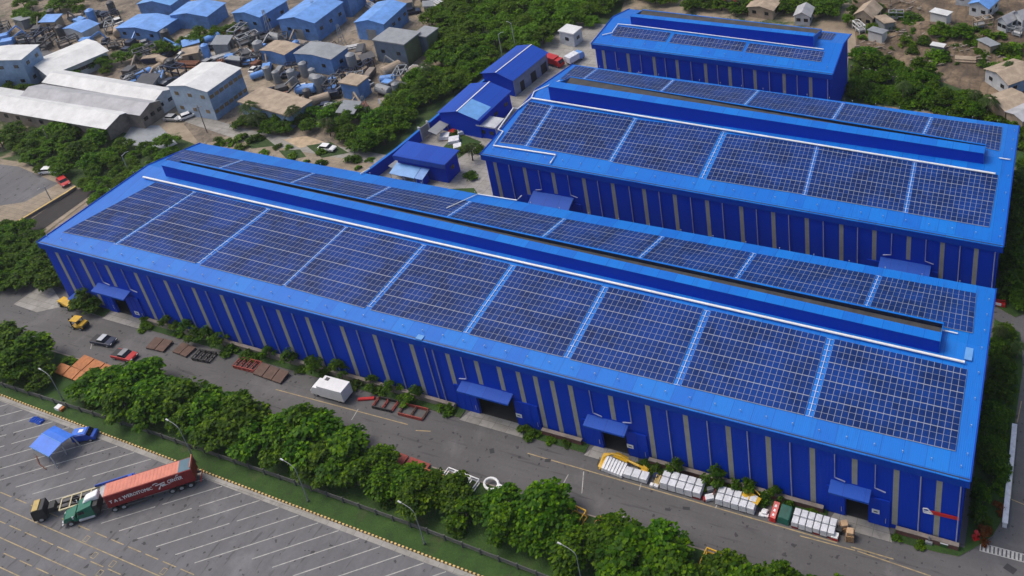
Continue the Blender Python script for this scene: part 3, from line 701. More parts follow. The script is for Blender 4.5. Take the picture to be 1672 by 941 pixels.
sheet('lawn', [(46, 60), (52, 60), (54, 68), (46, 70)], .01, GRASS)
# painted markings
def line(mb, p, q, w, z): 
    p, q = Vector(p), Vector(q); d = (q - p).normalized(); n = Vector((-d.y, d.x)) * w / 2
    mb.poly([(p.x + n.x, p.y + n.y, z), (p.x - n.x, p.y - n.y, z), (q.x - n.x, q.y - n.y, z), (q.x + n.x, q.y + n.y, z)])
mb = MB(); k = 0
x = 11.0
while x < 150:
    y0 = ky(x) - .85; L = 17.0 if x < 84 else 12
    if x > 105: L = 11
    g = rnd.choice([0, 0, .35, .5])
    dx, dy = -.783, -.622
    if g and L > 14:
        line(mb, (x, y0), (x + dx * L * g, y0 + dy * L * g), .15, .012); line(mb, (x + dx * L * (g + .06), y0 + dy * L * (g + .06)), (x + dx * L, y0 + dy * L), .15, .012)
    else: line(mb, (x, y0), (x + dx * L, y0 + dy * L), .15, .012)
    x += 3.82
struct(mb.build('stall_markings', LINEW))
mb = MB()
for k, y0 in enumerate((-35.6, -37.4, -39.1, -40.95, -42.5, -44.2, -46.0)):
    t = -.024
    if k in (0, 2, 4, 6):
        x = 20.0
        while x < 130:
            line(mb, (x, y0 + t * (x - 33)), (x + 2.6, y0 + t * (x - 30.4)), .13, .012); x += 3.5
    else: line(mb, (15, y0 + t * -18), (150, y0 + t * 117), .13, .012)
for u, v in ((141, 880), (154, 907), (184, 921), (267, 933), (163, 936)):     # worn bay numbers, no longer readable
    p = at(u, v); 
    for a, b in (((-.5, -.6), (.5, -.6)), ((.5, -.6), (.5, .6)), ((.5, .6), (-.5, .6)), ((-.5, .6), (-.5, -.6)) ): line(mb, (p[0] + a[0] * .7, p[1] + a[1] * .7), (p[0] + b[0] * .7, p[1] + b[1] * .7), .08, .014)
struct(mb.build('lane_markings', LINEY))
mb = MB()
for a, b in ((59, 86), (88, 90.5), (108, 158), (160, 166)): line(mb, (a, -4.75 - (a < 90) * 1.6), (b, -4.75 - (b < 91) * 1.0), .16, .01)
for a, b in (((1306, 875), (1396, 899)), ((1400, 900), (1520, 941)), ((1650, 815), (1672, 824)), ((1650, 815), (1660, 700)), ((1661, 690), (1668, 655))): line(mb, at(*a)[:2], at(*b)[:2], .15, .012)
struct(mb.build('road_markings', LINEY))
mb = MB()
for a, b in (((1050, 698 + 80), (1044, 800)), ((928, 775), (916, 797)), ((1168, 830), (1174, 818)), ((1022, 838), (1014, 850)), ((585, 668), (574, 686)), ((152, 553), (148, 570)), ((953, 770), (950, 806))): line(mb, at(*a)[:2], at(*b)[:2], .14, .012)
struct(mb.build('road_markings', LINEW))
# low plinth wall with a grey coping along the foot of the long warehouse
pl = [(23.8, 92.0), (108.6, 115.7), (127.4, 155.0), (165.6, 174.3)]
names = ['long low brick planter wall between the first and second canopies of the longest warehouse', 'short low brick planter wall between the two close doors of the longest warehouse',
         'low brick planter wall behind the row of white crates', 'low brick planter wall under the red arrow sign']
for (a, b), lb in zip(pl, names):
    t = thing('planter_wall', lb, 'wall', (a, -.68, .1)); L = b - a
    MB().box(0, -.35, 0, L, .12, .95).build('wall_body', BRICK if a > 100 else LEDG, t); MB().box(-.05, -.42, .953, L + .05, .18, 1.08).build('coping', LEDG, t)
# patches on the asphalt
mb = MB()
for u, v, w_, h_ in ((803, 737, 1.3, .8), (894, 752, 1.0, .6), (880, 758, .5, .4), (1120, 830, 1.2, .5), (1650, 930, 1.6, 1.0), (740, 707, .5, .3), (780, 752, .5, .5), (848, 747, .8, .4), (1090, 832, .9, .4)):
    p = at(u, v); a = rnd.uniform(0, 3); q = [(p[0] + w_ * (c * math.cos(a) - s * .5 * math.sin(a)), p[1] + h_ * (c * math.sin(a) + s * math.cos(a)), .011) for c, s in ((-.5, -.5), (.5, -.6), (.6, .4), (-.4, .5))]; mb.poly(q)
struct(mb.build('road_patches', paint('patch_dark', (.035, .035, .038), .8)))
# ------------------------------------------------------------------ vehicles and yard equipment
def wheel_mesh(r, w, n=20):
    t = MB(); t.tube([(0, -w / 2, 0), (0, -w / 2 + .03, 0), (0, w / 2 - .03, 0), (0, w / 2, 0)], [r * .86, r, r, r * .86], n)
    h = MB(); h.tube([(0, -w / 2 - .015, 0), (0, w / 2 + .015, 0)], [r * .55, r * .55], 14); h.tube([(0, -w / 2 - .06, 0), (0, w / 2 + .06, 0)], [r * .2, r * .2], 8)
    return t, h
def wheels(root, xs, half, r, w, name='wheel'):
    p0 = None
    for x in xs:
        for s in (-1, 1):
            if p0 is None:
                t, h = wheel_mesh(r, w); o = p0 = t.build(name, DARK, root); h.build('rim', STEEL, o)
            else:
                o = p0.copy(); COL.objects.link(o)
                for c in p0.children: e = c.copy(); COL.objects.link(e); e.parent = o
            o.location = (x, s * half, r)
def car(name, label, cat, loc, rz, L=4.3, Wd=1.75, body=RED, roof=None, pickup=False, glass=GLASS, hood=None):
    t = thing(name, label, cat, loc, rz); h = Wd / 2
    lo = [(-L / 2, .35), (-L / 2, .85), (-L / 2 + .12, .95), (L / 2 - 1.15, .98), (L / 2 - .15, .82), (L / 2, .62), (L / 2, .35)]
    MB().profile(lo, -h, h).build('body', hood or body, t, bevel=.06)
    if pickup: c0, c1 = -L / 2 + 1.55, L / 2 - 1.15
    else: c0, c1 = -L / 2 + .5, L / 2 - 1.1
    MB().hexa([(c0, -h + .06, .95), (c1, -h + .06, .95), (c1, h - .06, .95), (c0, h - .06, .95), (c0 + .3, -h + .2, 1.42), (c1 - .65, -h + .2, 1.42), (c1 - .65, h - .2, 1.42), (c0 + .3, h - .2, 1.42)]).build('window', glass, t)
    MB().box(c0 + .25, -h + .17, 1.421, c1 - .6, h - .17, 1.5).build('roof', roof or body, t, bevel=.03)
    if pickup:
        mb = MB(); mb.box(-L / 2 + .1, -h + .12, .96, c0 - .1, h - .12, .975); mb.build('load_bed', DARK, t)
    mb = MB(); mb.box(-L / 2 - .06, -h + .1, .4, -L / 2 - .002, h - .1, .58); mb.box(L / 2 + .002, -h + .1, .4, L / 2 + .06, h - .1, .55); mb.build('bumper', DARK, t)
    for s in (-1, 1): o = MB().box(-.04, -.17, -.08, .04, .17, .08).build('headlight', WHITE, t); o.location = (L / 2, s * (h - .3), .7)
    wheels(t, (-L / 2 + .8, L / 2 - .8), h - .1, .34, .22); return t
YW = R(40)
# tractor, trailer and its container
def place(u, v, z=0): return at(u, v, z)
d40 = Vector((math.cos(YW), math.sin(YW), 0)); n40 = Vector((-math.sin(YW), math.cos(YW), 0))
base = Vector((51.4, -32.9, 0)) + n40 * 1.22      # front centre of the container on the ground
t = thing('semi_trailer', 'dark multi axle semi trailer under the red container', 'trailer', base, YW)
mb = MB(); mb.beam((-.6, -.5, 1.05), (12.6, -.5, 1.05), .16, .4); mb.beam((-.6, .5, 1.05), (12.6, .5, 1.05), .16, .4)
for k in range(9): mb.box(k * 1.5, -1.15, 1.12, k * 1.5 + .12, 1.15, 1.27)
mb.build('chassis', DGREY, t); wheels(t, (8.6, 9.9, 11.2), .95, .5, .5)
MB().box(12.62, -1.15, .5, 12.72, 1.15, .75).build('rear_bumper', RED, t)
MB().box(2.2, -1.2, .5, 5.2, -1.15, .9).build('side_guard', DGREY, t)
t = thing('shipping_container', 'long red shipping container with white lettering and pinkish faded roof', 'container', base + Vector((0, 0, 1.29)), YW)
L, hw, ch = 12.2, 1.22, 2.62
mb = MB(); n = 40
for sgn in (-1, 1):
    for k in range(n):
        x0, x1 = k * L / n, (k + 1) * L / n; o_ = .0 if k % 2 else .035
        mb.box(x0, sgn * (hw - .05) - .02 + (sgn * o_), .1, x1, sgn * (hw - .05) + .02 + (sgn * o_), ch - .1)
mb.box(0, -hw, 0, L, hw, .09); mb.box(-.03, -hw, 0, .05, hw, ch - .06); mb.box(L - .05, -hw, 0, L, hw, ch - .06)
for s in (-1, 1): mb.box(0, s * hw - .06, ch - .16, L, s * hw + .06, ch - .04); mb.box(0, s * hw - .05, .0, L, s * hw + .05, .14)
mb.build('container_body', CRED, t)
mb = MB(); mb.box(.02, -hw + .07, ch - .05, L - 1.9, hw - .07, ch + .02)
for k in range(19): mb.box(.3 + k * .52, -hw + .2, ch + .021, .55 + k * .52, hw - .2, ch + .05)
mb.build('container_roof', CTOP, t)
MB().box(L - 1.9, -hw + .07, ch - .05, L - .1, hw - .07, ch + .015).build('roof_tarp', paint('slate_tarp', (.09, .16, .2), .7), t)
MB().box(L - .12, -hw, ch - .05, L - .02, hw, ch + .55).build('end_board', CTOP, t)
def text(parent, s, size, loc, rot, mat, name='lettering', ext=.012, sx=1.0):
    c = bpy.data.curves.new(name, 'FONT'); c.body = s; c.size = size; c.extrude = ext; c.align_x = 'CENTER'; c.align_y = 'CENTER'; c.resolution_u = 2
    o = bpy.data.objects.new(name, c); COL.objects.link(o); dg = bpy.context.evaluated_depsgraph_get()
    me = bpy.data.meshes.new_from_object(o.evaluated_get(dg)); bpy.data.objects.remove(o)
    me.materials.clear(); me.materials.append(mat); o = bpy.data.objects.new(name, me); COL.objects.link(o)
    o.parent = parent; o.location = loc; o.rotation_euler = rot; o.scale = (sx, 1, 1); return o
rt_ = (R(90), 0, 0); yy = -hw - .075
def bold(s, size, x, z, sx): 
    for dx, dz in ((0, 0), (.03, .02)): text(t, s, size, (x + dx, yy - dx * .1, z + dz), rt_, WHITE, sx=sx)
bold('T A S. I', .88, 1.5, 1.12, .8); bold('WEROITOMIC', .95, 4.35, 1.3, .68); bold('CENTER', .95, 9.6, 1.55, .6)
mb = MB()
for a, b, w_ in (((6.55, 1.85), (7.0, 2.05), .14), ((7.0, 2.05), (7.3, 1.95), .12), ((6.9, 1.55), (8.25, 1.75), .17), ((7.35, .95), (7.15, .6), .2), ((7.2, .8), (7.6, 1.3), .16), ((7.5, 1.25), (8.2, 1.35), .22), ((7.7, 1.0), (8.3, 1.1), .12), ((7.6, 1.5), (7.9, 1.0), .22), ((8.3, 1.1), (8.9, 1.1), .05), ((9.9, 2.15), (10.15, 2.42), .12), ((10.0, 2.4), (10.3, 2.3), .12)):
    mb.beam((a[0], yy, a[1]), (b[0], yy, b[1]), .02, w_)
mb.build('emblem', WHITE, t)
t = thing('truck_tractor', 'green long nosed truck tractor with a white roof fairing, coupled to the red container trailer', 'truck', base + d40 * -6.4, YW)
mb = MB(); mb.beam((.4, -.45, .8), (8.6, -.45, .8), .14, .3); mb.beam((.4, .45, .8), (8.6, .45, .8), .14, .3); mb.build('chassis', DGREY, t)
hoodp = [(0, .55), (.05, 1.15), (.35, 1.5), (1.9, 1.85), (1.9, .55)]
mb = MB(); n = len(hoodp); taper = lambda x: .82 + .28 * min(1, x / 1.9)
for s in (-1, 1): mb.v += [(x, s * taper(x), z) for x, z in hoodp]
mb.f += [tuple(range(n))[::-1], tuple(range(n, 2 * n))] + [(i, (i + 1) % n, n + (i + 1) % n, n + i) for i in range(n)]; mb.m = [0] * len(mb.f); mb.build('hood', GREEN, t, bevel=.08)
mb = MB(); mb.hexa([(1.9, -1.15, .6), (4.4, -1.2, .6), (4.4, 1.2, .6), (1.9, 1.15, .6), (2.3, -1.1, 2.45), (4.4, -1.2, 3.0), (4.4, 1.2, 3.0), (2.3, 1.1, 2.45)])
cb = mb.build('cab', GREEN, t, bevel=.06)
mb = MB(); mb.hexa([(1.94, -1.0, 1.9), (1.98, -1.0, 1.9), (1.98, 1.0, 1.9), (1.94, 1.0, 1.9), (2.24, -.97, 2.5), (2.28, -.97, 2.5), (2.28, .97, 2.5), (2.24, .97, 2.5)])
mb.box(2.35, -1.2, 1.75, 3.2, -1.16, 2.3); mb.box(2.35, 1.16, 1.75, 3.2, 1.2, 2.3); mb.build('window', GLASS, t)
mb = MB(); mb.hexa([(3.0, -.2, 2.7), (5.3, -.2, 2.7), (5.3, 1.25, 2.7), (3.0, 1.2, 2.6), (3.5, 0, 3.25), (5.2, -.1, 3.6), (5.2, 1.15, 3.6), (3.5, 1.05, 3.25)]); mb.build('roof_fairing', WHITE, t, bevel=.15)
mb = MB(); mb.box(4.42, -1.18, .9, 5.15, 1.18, 2.7); mb.build('sleeper_box', DARK, t, bevel=.05)
for s in (-1, 1):
    MB().box(-.02, s * .78 - .2, .85, .12, s * .78 + .2, 1.1).build('headlight', WHITE, t)
    mb = MB(); mb.tube([(1.8, s * 1.2, 2.0), (1.75, s * 1.5, 1.95)], .03); mb.box(1.7, s * 1.5 - .08, 1.7, 1.78, s * 1.5 + .08, 2.2); mb.build('mirror', WHITE, t)
    MB().tube([(2.2, s * 1.08, .62), (4.3, s * 1.08, .62)], .26, 12).build('fuel_tank', STEEL, t)
MB().box(-.16, -1.1, .35, .02, 1.1, .68).build('bumper', STEEL, t, bevel=.03)
wheels(t, (1.0, 7.0, 8.2), .98, .5, .42)
# second truck: skeletal chassis with dark cab, blue bed at the back
b2 = Vector((40.6, -37.0, 0)) + d40 * 0; t = thing('flatbed_truck', 'dark truck with a yellow fronted cab and long bare chassis beside the green tractor', 'truck', b2, YW)
mb = MB(); mb.hexa([(0, -1.1, .5), (1.9, -1.15, .5), (1.9, 1.15, .5), (0, 1.1, .5), (.12, -1.05, 2.5), (1.8, -1.08, 2.6), (1.8, 1.08, 2.6), (.12, 1.05, 2.5)]); mb.build('cab', DARK, t, bevel=.1)
MB().box(.3, -1.0, 2.6, 1.1, 1.0, 2.68).build('roof_panel', paint('tan_yellow', (.48, .34, .1), .5), t)
mb = MB(); mb.hexa([(-.04, -.95, .9), (0, -.95, .9), (0, .95, .9), (-.04, .95, .9), (-.02, -.95, 1.3), (.06, -.95, 1.5), (.06, .95, 1.5), (-.02, .95, 1.3)]); mb.build('cab_trim', paint('tan_yellow', (.48, .34, .1), .5), t)
mb = MB(); mb.hexa([(-.02, -.9, 1.5), (.03, -.9, 1.5), (.03, .9, 1.5), (-.02, .9, 1.5), (.08, -.88, 2.3), (.12, -.88, 2.3), (.12, .88, 2.3), (.08, .88, 2.3)]); mb.build('windscreen', GLASS, t)
mb = MB(); mb.beam((1.9, -.45, .95), (13.6, -.45, .95), .16, .3); mb.beam((1.9, .45, .95), (13.6, .45, .95), .16, .3); mb.box(2.2, -.7, .9, 3.0, .7, 1.9); mb.build('chassis', DARK, t)
mb = MB()
for y in (-1.1, 1.1): mb.beam((3.6, y, 1.2), (9.0, y, 1.2), .22, .2)
for k in range(5): mb.beam((3.6 + k * 1.35, -1.1, 1.2), (3.6 + k * 1.35, 1.1, 1.2), .16, .16)
mb.build('bed_frame', paint('cream_yellow', (.52, .45, .27), .6), t)
mb = MB(); mb.box(9.0, -1.2, 1.15, 13.8, 1.2, 1.3); mb.build('bed_floor', paint('pale_grey_bed', (.45, .45, .46), .6), t)
mb = MB(); mb.box(8.2, 1.1, 1.3, 13.8, 1.25, 1.75); mb.box(13.7, -1.2, 1.3, 13.85, 1.1, 1.8); mb.box(13.0, -.2, 1.32, 13.6, .9, 2.0); mb.build('side_board', VBLUE, t)
wheels(t, (1.0, 5.2, 11.2, 12.4), .95, .48, .4)
# car shelter and the blue truck beside it
p0 = Vector((32.7, -27.0, 0)); t = thing('car_shelter', 'open blue shelter with an arched roof on bent pale legs, on the car park', 'shelter', p0, R(-5))
prof = [(-2.3, 2.62), (-1.2, 2.85), (-.1, 3.08), (.9, 2.98), (1.9, 2.7)]
mb = MB()
for i in range(4):
    (y0, z0), (y1, z1) = prof[i], prof[i + 1]; mb.slab([(-2.5, y0, z0), (2.5, y0, z0), (2.5, y1, z1), (-2.5, y1, z1)], .08)
mb.build('canopy_sheet', TARPB, t)
mb = MB(); mb.box(-2.55, -2.38, 2.4, 2.55, -2.32, 2.64); mb.beam((-2.5, -.1, 3.12), (2.5, -.1, 3.12), .07, .05); mb.build('edge_trim', LBLUE, t)
for x, y, dx, dy in ((-2.3, -1.9, -.2, .9), (2.3, -2.1, .8, -.2), (2.3, 1.6, .4, .3), (-2.2, 1.5, -.2, .2), (1.2, .2, .7, -.2), (.4, -1.8, .1, -.1)):
    MB().tube([(x, y, 2.55), (x + dx * .6, y + dy * .6, 1.2), (x + dx, y + dy, 0)], .09, 8).build('leg', STEEL, t)
MB().tube([(-2.6, -2.2, .15), (-.5, -3.0, .15), (1.6, -3.2, .15)], .07, 6).build('ground_rail', RUST, t)
t = thing('van', 'small blue van with pale roof hatch, beside the blue arched shelter', 'van', (35.0, -23.9, 0), R(28))
MB().profile([(-1.6, .35), (-1.6, 1.75), (.8, 1.8), (1.3, 1.2), (1.9, 1.05), (1.95, .35)], -.85, .85).build('body', VBLUE, t, bevel=.1)
MB().box(-1.5, -.7, 1.82, .6, .7, 1.88).build('roof', TARPB, t); MB().box(-.5, -.3, 1.881, .2, .3, 1.95).build('roof_hatch', WHITE, t)
MB().hexa([(.82, -.8, 1.72), (1.28, -.8, 1.22), (1.28, .8, 1.22), (.82, .8, 1.72), (.84, -.8, 1.78), (1.36, -.8, 1.24), (1.36, .8, 1.24), (.84, .8, 1.78)]).build('windscreen', GLASS, t)
wheels(t, (-.9, 1.2), .78, .34, .22)
p = at(62, 687); t = thing('tarp_bundle', 'crumpled dark blue tarpaulin bundle lying on the car park edge', 'tarpaulin', p)
mb = MB()
for k in range(5): mb.hexa([(-1.3 + k * .5, -.5 - rnd.random() * .3, 0), (-.7 + k * .5, -.5, 0), (-.7 + k * .5, .5 + rnd.random() * .3, 0), (-1.3 + k * .5, .5, 0), (-1.2 + k * .5, -.3, .3 + rnd.random() * .3), (-.8 + k * .5, -.3, .4 + rnd.random() * .3), (-.8 + k * .5, .3, .35), (-1.2 + k * .5, .3, .3)])
mb.build('cover', VBLUE, t, bevel=.08)
# low cabinets at the kerb
p = at(92, 675); t = thing('utility_box', 'small white and orange utility box on the grass by the car park kerb', 'box', (p[0], p[1] + .8, .14)); MB().box(-.7, -.45, 0, .35, .45, .6).build('cabinet', WHITE, t, bevel=.04); MB().box(.36, -.4, 0, .9, .4, .5).build('lid_side', ORANGE, t, bevel=.04)

# road vehicles in the upper left of the road
def on(u, v): p = at(u, v); return (p[0], p[1], 0)
car('pickup_truck', 'red pickup with a dark load bed on the road', 'pickup', on(205, 584), R(4), 4.6, 1.9, DARK, roof=MGREY, pickup=True, hood=RED)
car('pickup_truck', 'dark pickup with a silver roof in front of the red pickup', 'pickup', on(171, 560), R(6), 4.6, 1.85, NAVY, roof=paint('silver_paint', (.5, .52, .55), .35), pickup=True)
def forklift(label, loc, rz, canopy_mat=None):
    t = thing('forklift', label, 'forklift', loc, rz)
    MB().profile([(-1.7, .4), (-1.75, 1.25), (-1.2, 1.45), (-.5, 1.2), (-.3, .8), (.9, .75), (1.0, .4)], -.75, .75).build('body', YEL, t, bevel=.08)
    MB().box(-1.9, -.7, .45, -1.76, .7, 1.05).build('counterweight', DARK, t)
    mb = MB()
    for x in (-.7, .75):
        for y in (-.65, .65): mb.beam((x, y, .8), (x * .9, y, 2.1), .09, .09)
    mb.build('roof_post', DARK, t); MB().box(-.85, -.75, 2.1, .85, .75, 2.18).build('overhead_guard', canopy_mat or YEL, t)
    mb = MB()
    for y in (-.4, .4): mb.box(1.05, y - .08, .1, 1.2, y + .08, 2.4)
    mb.box(1.06, -.4, 1.2, 1.18, .4, 1.35); mb.build('mast', DARK, t)
    for y in (-.35, .35): MB().box(1.2, y - .08, .12, 2.3, y + .08, .2).build('fork', DGREY, t)
    MB().box(-.5, -.3, 1.0, .1, .3, 1.35).build('seat', DARK, t); wheels(t, (-1.1, .6), .7, .4, .3); return t
forklift('yellow forklift on the road in front of the two pickups', on(130, 534), R(186))
t = thing('loader', 'yellow machine with a blue sheet canopy, half hidden by bushes beside the leftmost warehouse door', 'loader', (3.6, -1.9, .05), R(-8))
MB().profile([(-2, .5), (-2, 1.2), (-1, 1.35), (2, 1.1), (2.2, .5)], -.7, .7).build('body', YEL, t, bevel=.08)
MB().tube([(1.8, 0, 1.1), (3.2, .2, 1.5), (4.2, .2, .5)], .16, 8).build('boom', YEL, t)
mb = MB(); mb.slab([(1.0, 0, 2.3), (3.0, 0, 2.0), (3.2, 1.6, 2.2), (1.0, 1.6, 2.5)], .06); mb.build('canopy', CANO, t); mb = MB(); [mb.beam((x, y, .8), (x, y, 2.2), .07, .07) for x in (1.2, 2.8) for y in (.2, 1.4)]; mb.build('roof_post', DGREY, t)
wheels(t, (-1.3, 1.2), .7, .5, .35)
t = thing('box_truck', 'white box truck with closed body parked on the planter side of the road', 'truck', (70.2, -4.4, 0), R(181))
MB().box(-2.9, -1.2, .6, 2.2, 1.2, 3.0).build('cargo_box', WHITE, t, bevel=.02)
MB().profile([(2.35, .5), (2.35, 2.3), (3.4, 2.25), (4.0, 1.4), (4.1, .5)], -1.05, 1.05).build('cab', WHITE, t, bevel=.08)
MB().hexa([(3.45, -.95, 2.2), (4.0, -.95, 1.42), (4.0, .95, 1.42), (3.45, .95, 2.2), (3.5, -.95, 2.25), (4.06, -.95, 1.45), (4.06, .95, 1.45), (3.5, .95, 2.25)]).build('windscreen', GLASS, t)
MB().box(.9, -.9, 3.003, 1.6, -.3, 3.08).build('roof_hatch', DGREY, t); MB().box(-2.6, -.9, .5, 3.9, .9, .74).build('chassis', DARK, t); wheels(t, (-1.6, 3.1), .9, .42, .28)

# steel scrap, frames, plates
def plate_rack(label, loc, rz, L, Wd, n, mat, tilt=.25, cat='steel plates', z=0.0):
    t = thing('plate_stack', label, cat, loc, rz)
    for k in range(n):
        w_ = L / n * .92; x = -L / 2 + (k + .5) * L / n
        mb = MB(); mb.hexa([(x - w_ / 2, -Wd / 2, .25), (x + w_ / 2, -Wd / 2, .25), (x + w_ / 2, Wd / 2, .25 + tilt), (x - w_ / 2, Wd / 2, .25 + tilt), (x - w_ / 2, -Wd / 2, .42), (x + w_ / 2, -Wd / 2, .42), (x + w_ / 2, Wd / 2, .42 + tilt), (x - w_ / 2, Wd / 2, .42 + tilt)])
        mb.build('plate', mat, t)
    for x in (-L / 2 + .15, L / 2 - .15): MB().box(x - .1, -Wd / 2, 0, x + .1, Wd / 2, .245).build('bearer', DGREY, t)
    return t
def frame_rack(label, loc, rz, L, Wd, Hh, mat, nb=3, cat='steel frame', name='steel_frame', mat2=None):
    t = thing(name, label, cat, loc, rz)
    for y in (-Wd / 2, Wd / 2):
        mb = MB()
        for z in (.12, Hh): mb.beam((-L / 2, y, z), (L / 2, y, z), .16, .2)
        for k in range(nb + 1): x = -L / 2 + k * L / nb; mb.beam((x, y, .12), (x, y, Hh), .13, .13)
        mb.build('side_frame', mat, t)
    c0 = None
    for k in range(nb + 1):
        x = -L / 2 + k * L / nb
        if c0 is None:
            mb = MB(); mb.beam((0, -Wd / 2 + .1, Hh + .01), (0, Wd / 2 - .1, Hh + .01), .14, .16); mb.beam((0, -Wd / 2 + .1, .12), (0, Wd / 2 - .1, .12), .14, .16); mb.beam((0, 0, .12), (0, 0, Hh), .1, .1); o = c0 = mb.build('cross_beam', mat2 or mat, t)
        else: o = c0.copy(); COL.objects.link(o)
        o.location = (x, 0, 0)
    return t
plate_rack('dark brown steel plates lying first along the planter kerb, behind the red pickup', (30.4, -4.6, 0), R(3), 4.2, 2.4, 2, BROWN)
plate_rack('brown steel trough plates between the other dark plates and the black scrap frame', (36.0, -4.2, 0), R(-4), 3.6, 2.2, 2, BROWN, .1)
frame_rack('black low scrap frame next to the brown plates by the kerb', (40.9, -4.3, 0), R(5), 3.6, 2.0, .6, DARK, 3)
frame_rack('red oxide tubular frame left of the three tilted brown plates', (50.3, -3.6, 0), R(2), 4.6, 2.0, .6, RUSTR, 4)
plate_rack('three tilted brown plates beside the red tubular frame', (56.0, -4.0, 0), R(-3), 6.6, 2.2, 3, BROWN, .45)
t = thing('red_beam', 'short rounded red beam on the asphalt behind the white box truck', 'beam', (76.0, -3.5, .2), R(22)); MB().tube([(-1.4, 0, 0), (1.4, 0, 0)], .28, 10).build('tube', RED, t)
frame_rack('black and red scrap frame in the row behind the white box truck', (80.0, -3.6, 0), R(3), 3.8, 2.0, .5, DARK, 2, mat2=RUSTR)
frame_rack('red edged brown steel frame last in the row before the second canopy', (85.6, -3.5, 0), R(2), 4.6, 2.0, .5, RUSTR, 2, mat2=BROWN)
plate_rack('orange brown steel plates half under the trees at the left end of the road', (24.5, -12.4, .1), R(-4), 11.5, 2.6, 4, ORANGE, .2)
plate_rack('rusty orange plates lying below the longer orange stack, near the left end of the trees', (20.5, -14.6, .14), R(-3), 8.0, 1.8, 3, ORANGE, .35)
frame_rack('bent pale steel frame at the right end of the orange plate stack', (31.6, -12.8, .14), R(30), 3.0, 1.8, 1.2, STEEL, 1)
frame_rack('bright orange steel frame in a gap of the trees across from the white box truck', (61.5, -12.4, .1), R(-6), 5.4, 2.0, 1.0, YEL, 3)
frame_rack('low orange frame under branches right of the bright orange frame', (67.5, -12.6, .1), R(-2), 3.8, 2.0, .7, ORANGE, 3)
plate_rack('stack of red oxide beams in the trees across from the second canopy', (90.3, -12.0, .05), R(-3), 8.5, 1.8, 2, RUSTR, .1)
frame_rack('red orange frame behind the stack of red beams, in the trees', (95.2, -13.6, .14), R(-3), 6.0, 2.0, .9, ORANGE, 4)
frame_rack('white steel frame next to the red beams at the road edge', (100.6, -12.3, .05), R(-4), 5.8, 1.8, .8, WHITE, 4)
t = thing('machine_part', 'large white ring ended machine casting in a gap of the trees', 'machine part', (107.9, -12.2, .15), R(-14))
mb = MB(); mb.tube([(1.2 * math.cos(a * PI / 8) - 2.2, .9 * math.sin(a * PI / 8), .7) for a in range(17)], .2, 8); mb.build('ring', WHITE, t)
mb = MB(); mb.hexa([(-1.2, -.8, .3), (2.8, -1.0, .3), (2.8, 1.0, .3), (-1.2, .8, .3), (-1.2, -.6, .95), (2.7, -.9, .8), (2.7, .9, .8), (-1.2, .6, .95)]); mb.build('plate_body', WHITE, t, bevel=.1)
frame_rack('white lattice frame under leaves right of the white casting', (114.2, -13.2, .14), R(-4), 5.0, 2.0, 1.0, WHITE, 4)
frame_rack('bright orange gate shaped frame at the road edge right of the white lattice frame', (120.3, -12.6, .1), R(-8), 3.4, 2.0, 1.5, YEL, 2)
frame_rack('orange rack half covered by branches near the road', (126.5, -13.0, .14), R(-5), 5.0, 2.2, .9, ORANGE, 4)
frame_rack('white slatted frame between two orange racks in the trees', (131.8, -13.4, .14), R(-4), 3.6, 2.0, .9, WHITE, 4)
frame_rack('yellow orange rack near the right end of the tree row', (143.5, -13.0, .14), R(-5), 5.4, 2.4, 1.0, YEL, 3)
frame_rack('orange and white rack at the right end of the tree row', (149.5, -13.4, .14), R(-5), 4.6, 2.2, .8, ORANGE, 4, mat2=WHITE)

# the row of crates in front of the planter
def crate(label, x, w_, d=2.0, h=1.45, base_mat=DGREY, y0=-4.35, halves=2, rz=0, group='white wrapped crates along the road'):
    t = thing('wrapped_crate', label, 'crate', (x + w_ / 2, y0 + d / 2, 0), rz, group)
    b = .42 if base_mat in (CRED, RED) else .18
    MB().box(-w_ / 2 + .05, -d / 2 + .04, 0, w_ / 2 - .05, d / 2 - .04, b - .004).build('pallet', base_mat, t)
    for k in range(halves):
        a0, a1 = -d / 2 + k * d / halves, -d / 2 + (k + 1) * d / halves
        MB().hexa([(-w_ / 2, a0 + .02, b), (w_ / 2, a0 + .02, b), (w_ / 2, a1 - .02, b), (-w_ / 2, a1 - .02, b), (-w_ / 2 + .04, a0 + .05, h + k * .12), (w_ / 2 - .04, a0 + .05, h + k * .12 + .03), (w_ / 2 - .05, a1 - .05, h + k * .1), (-w_ / 2 + .04, a1 - .05, h + k * .1)]).build('wrapped_load', WRAP, t, bevel=.05)
    return t
ORDL = ['first', 'second', 'third', 'fourth', 'fifth', 'sixth']
t = thing('covered_pallet', 'white ribbed cover with a yellow frame at the left end of the crate row', 'pallet', (122.7, -3.2, 0), R(-4))
mb = MB()
for k in range(7):
    x0 = -1.9 + k * .52; mb.hexa([(x0, -1.15, .1), (x0 + .5, -1.15, .1), (x0 + .5, 1.0, .3), (x0, 1.0, .3), (x0 + .04, -1.1, .75 - .03 * k), (x0 + .46, -1.1, .75 - .03 * k), (x0 + .46, .9, 1.2 - .04 * k), (x0 + .04, .9, 1.2 - .04 * k)])
mb.build('ribbed_cover', WRAP, t, bevel=.03)
mb = MB(); mb.tube([(-2.2, -1.1, .2), (-2.3, .6, 1.0), (-1.2, 1.35, 1.35), (.4, 1.5, 1.25), (1.7, 1.4, .9), (3.6, 1.2, .9)], .2, 8); mb.slab([(-2.6, -.9, .5), (-1.9, -1.0, .6), (-1.6, 1.4, 1.3), (-2.7, 1.2, 1.0)], .1); mb.slab([(-.9, 1.0, 1.3), (1.6, .9, 1.1), (1.4, 1.9, 1.0), (-.7, 2.0, 1.2)], .1)
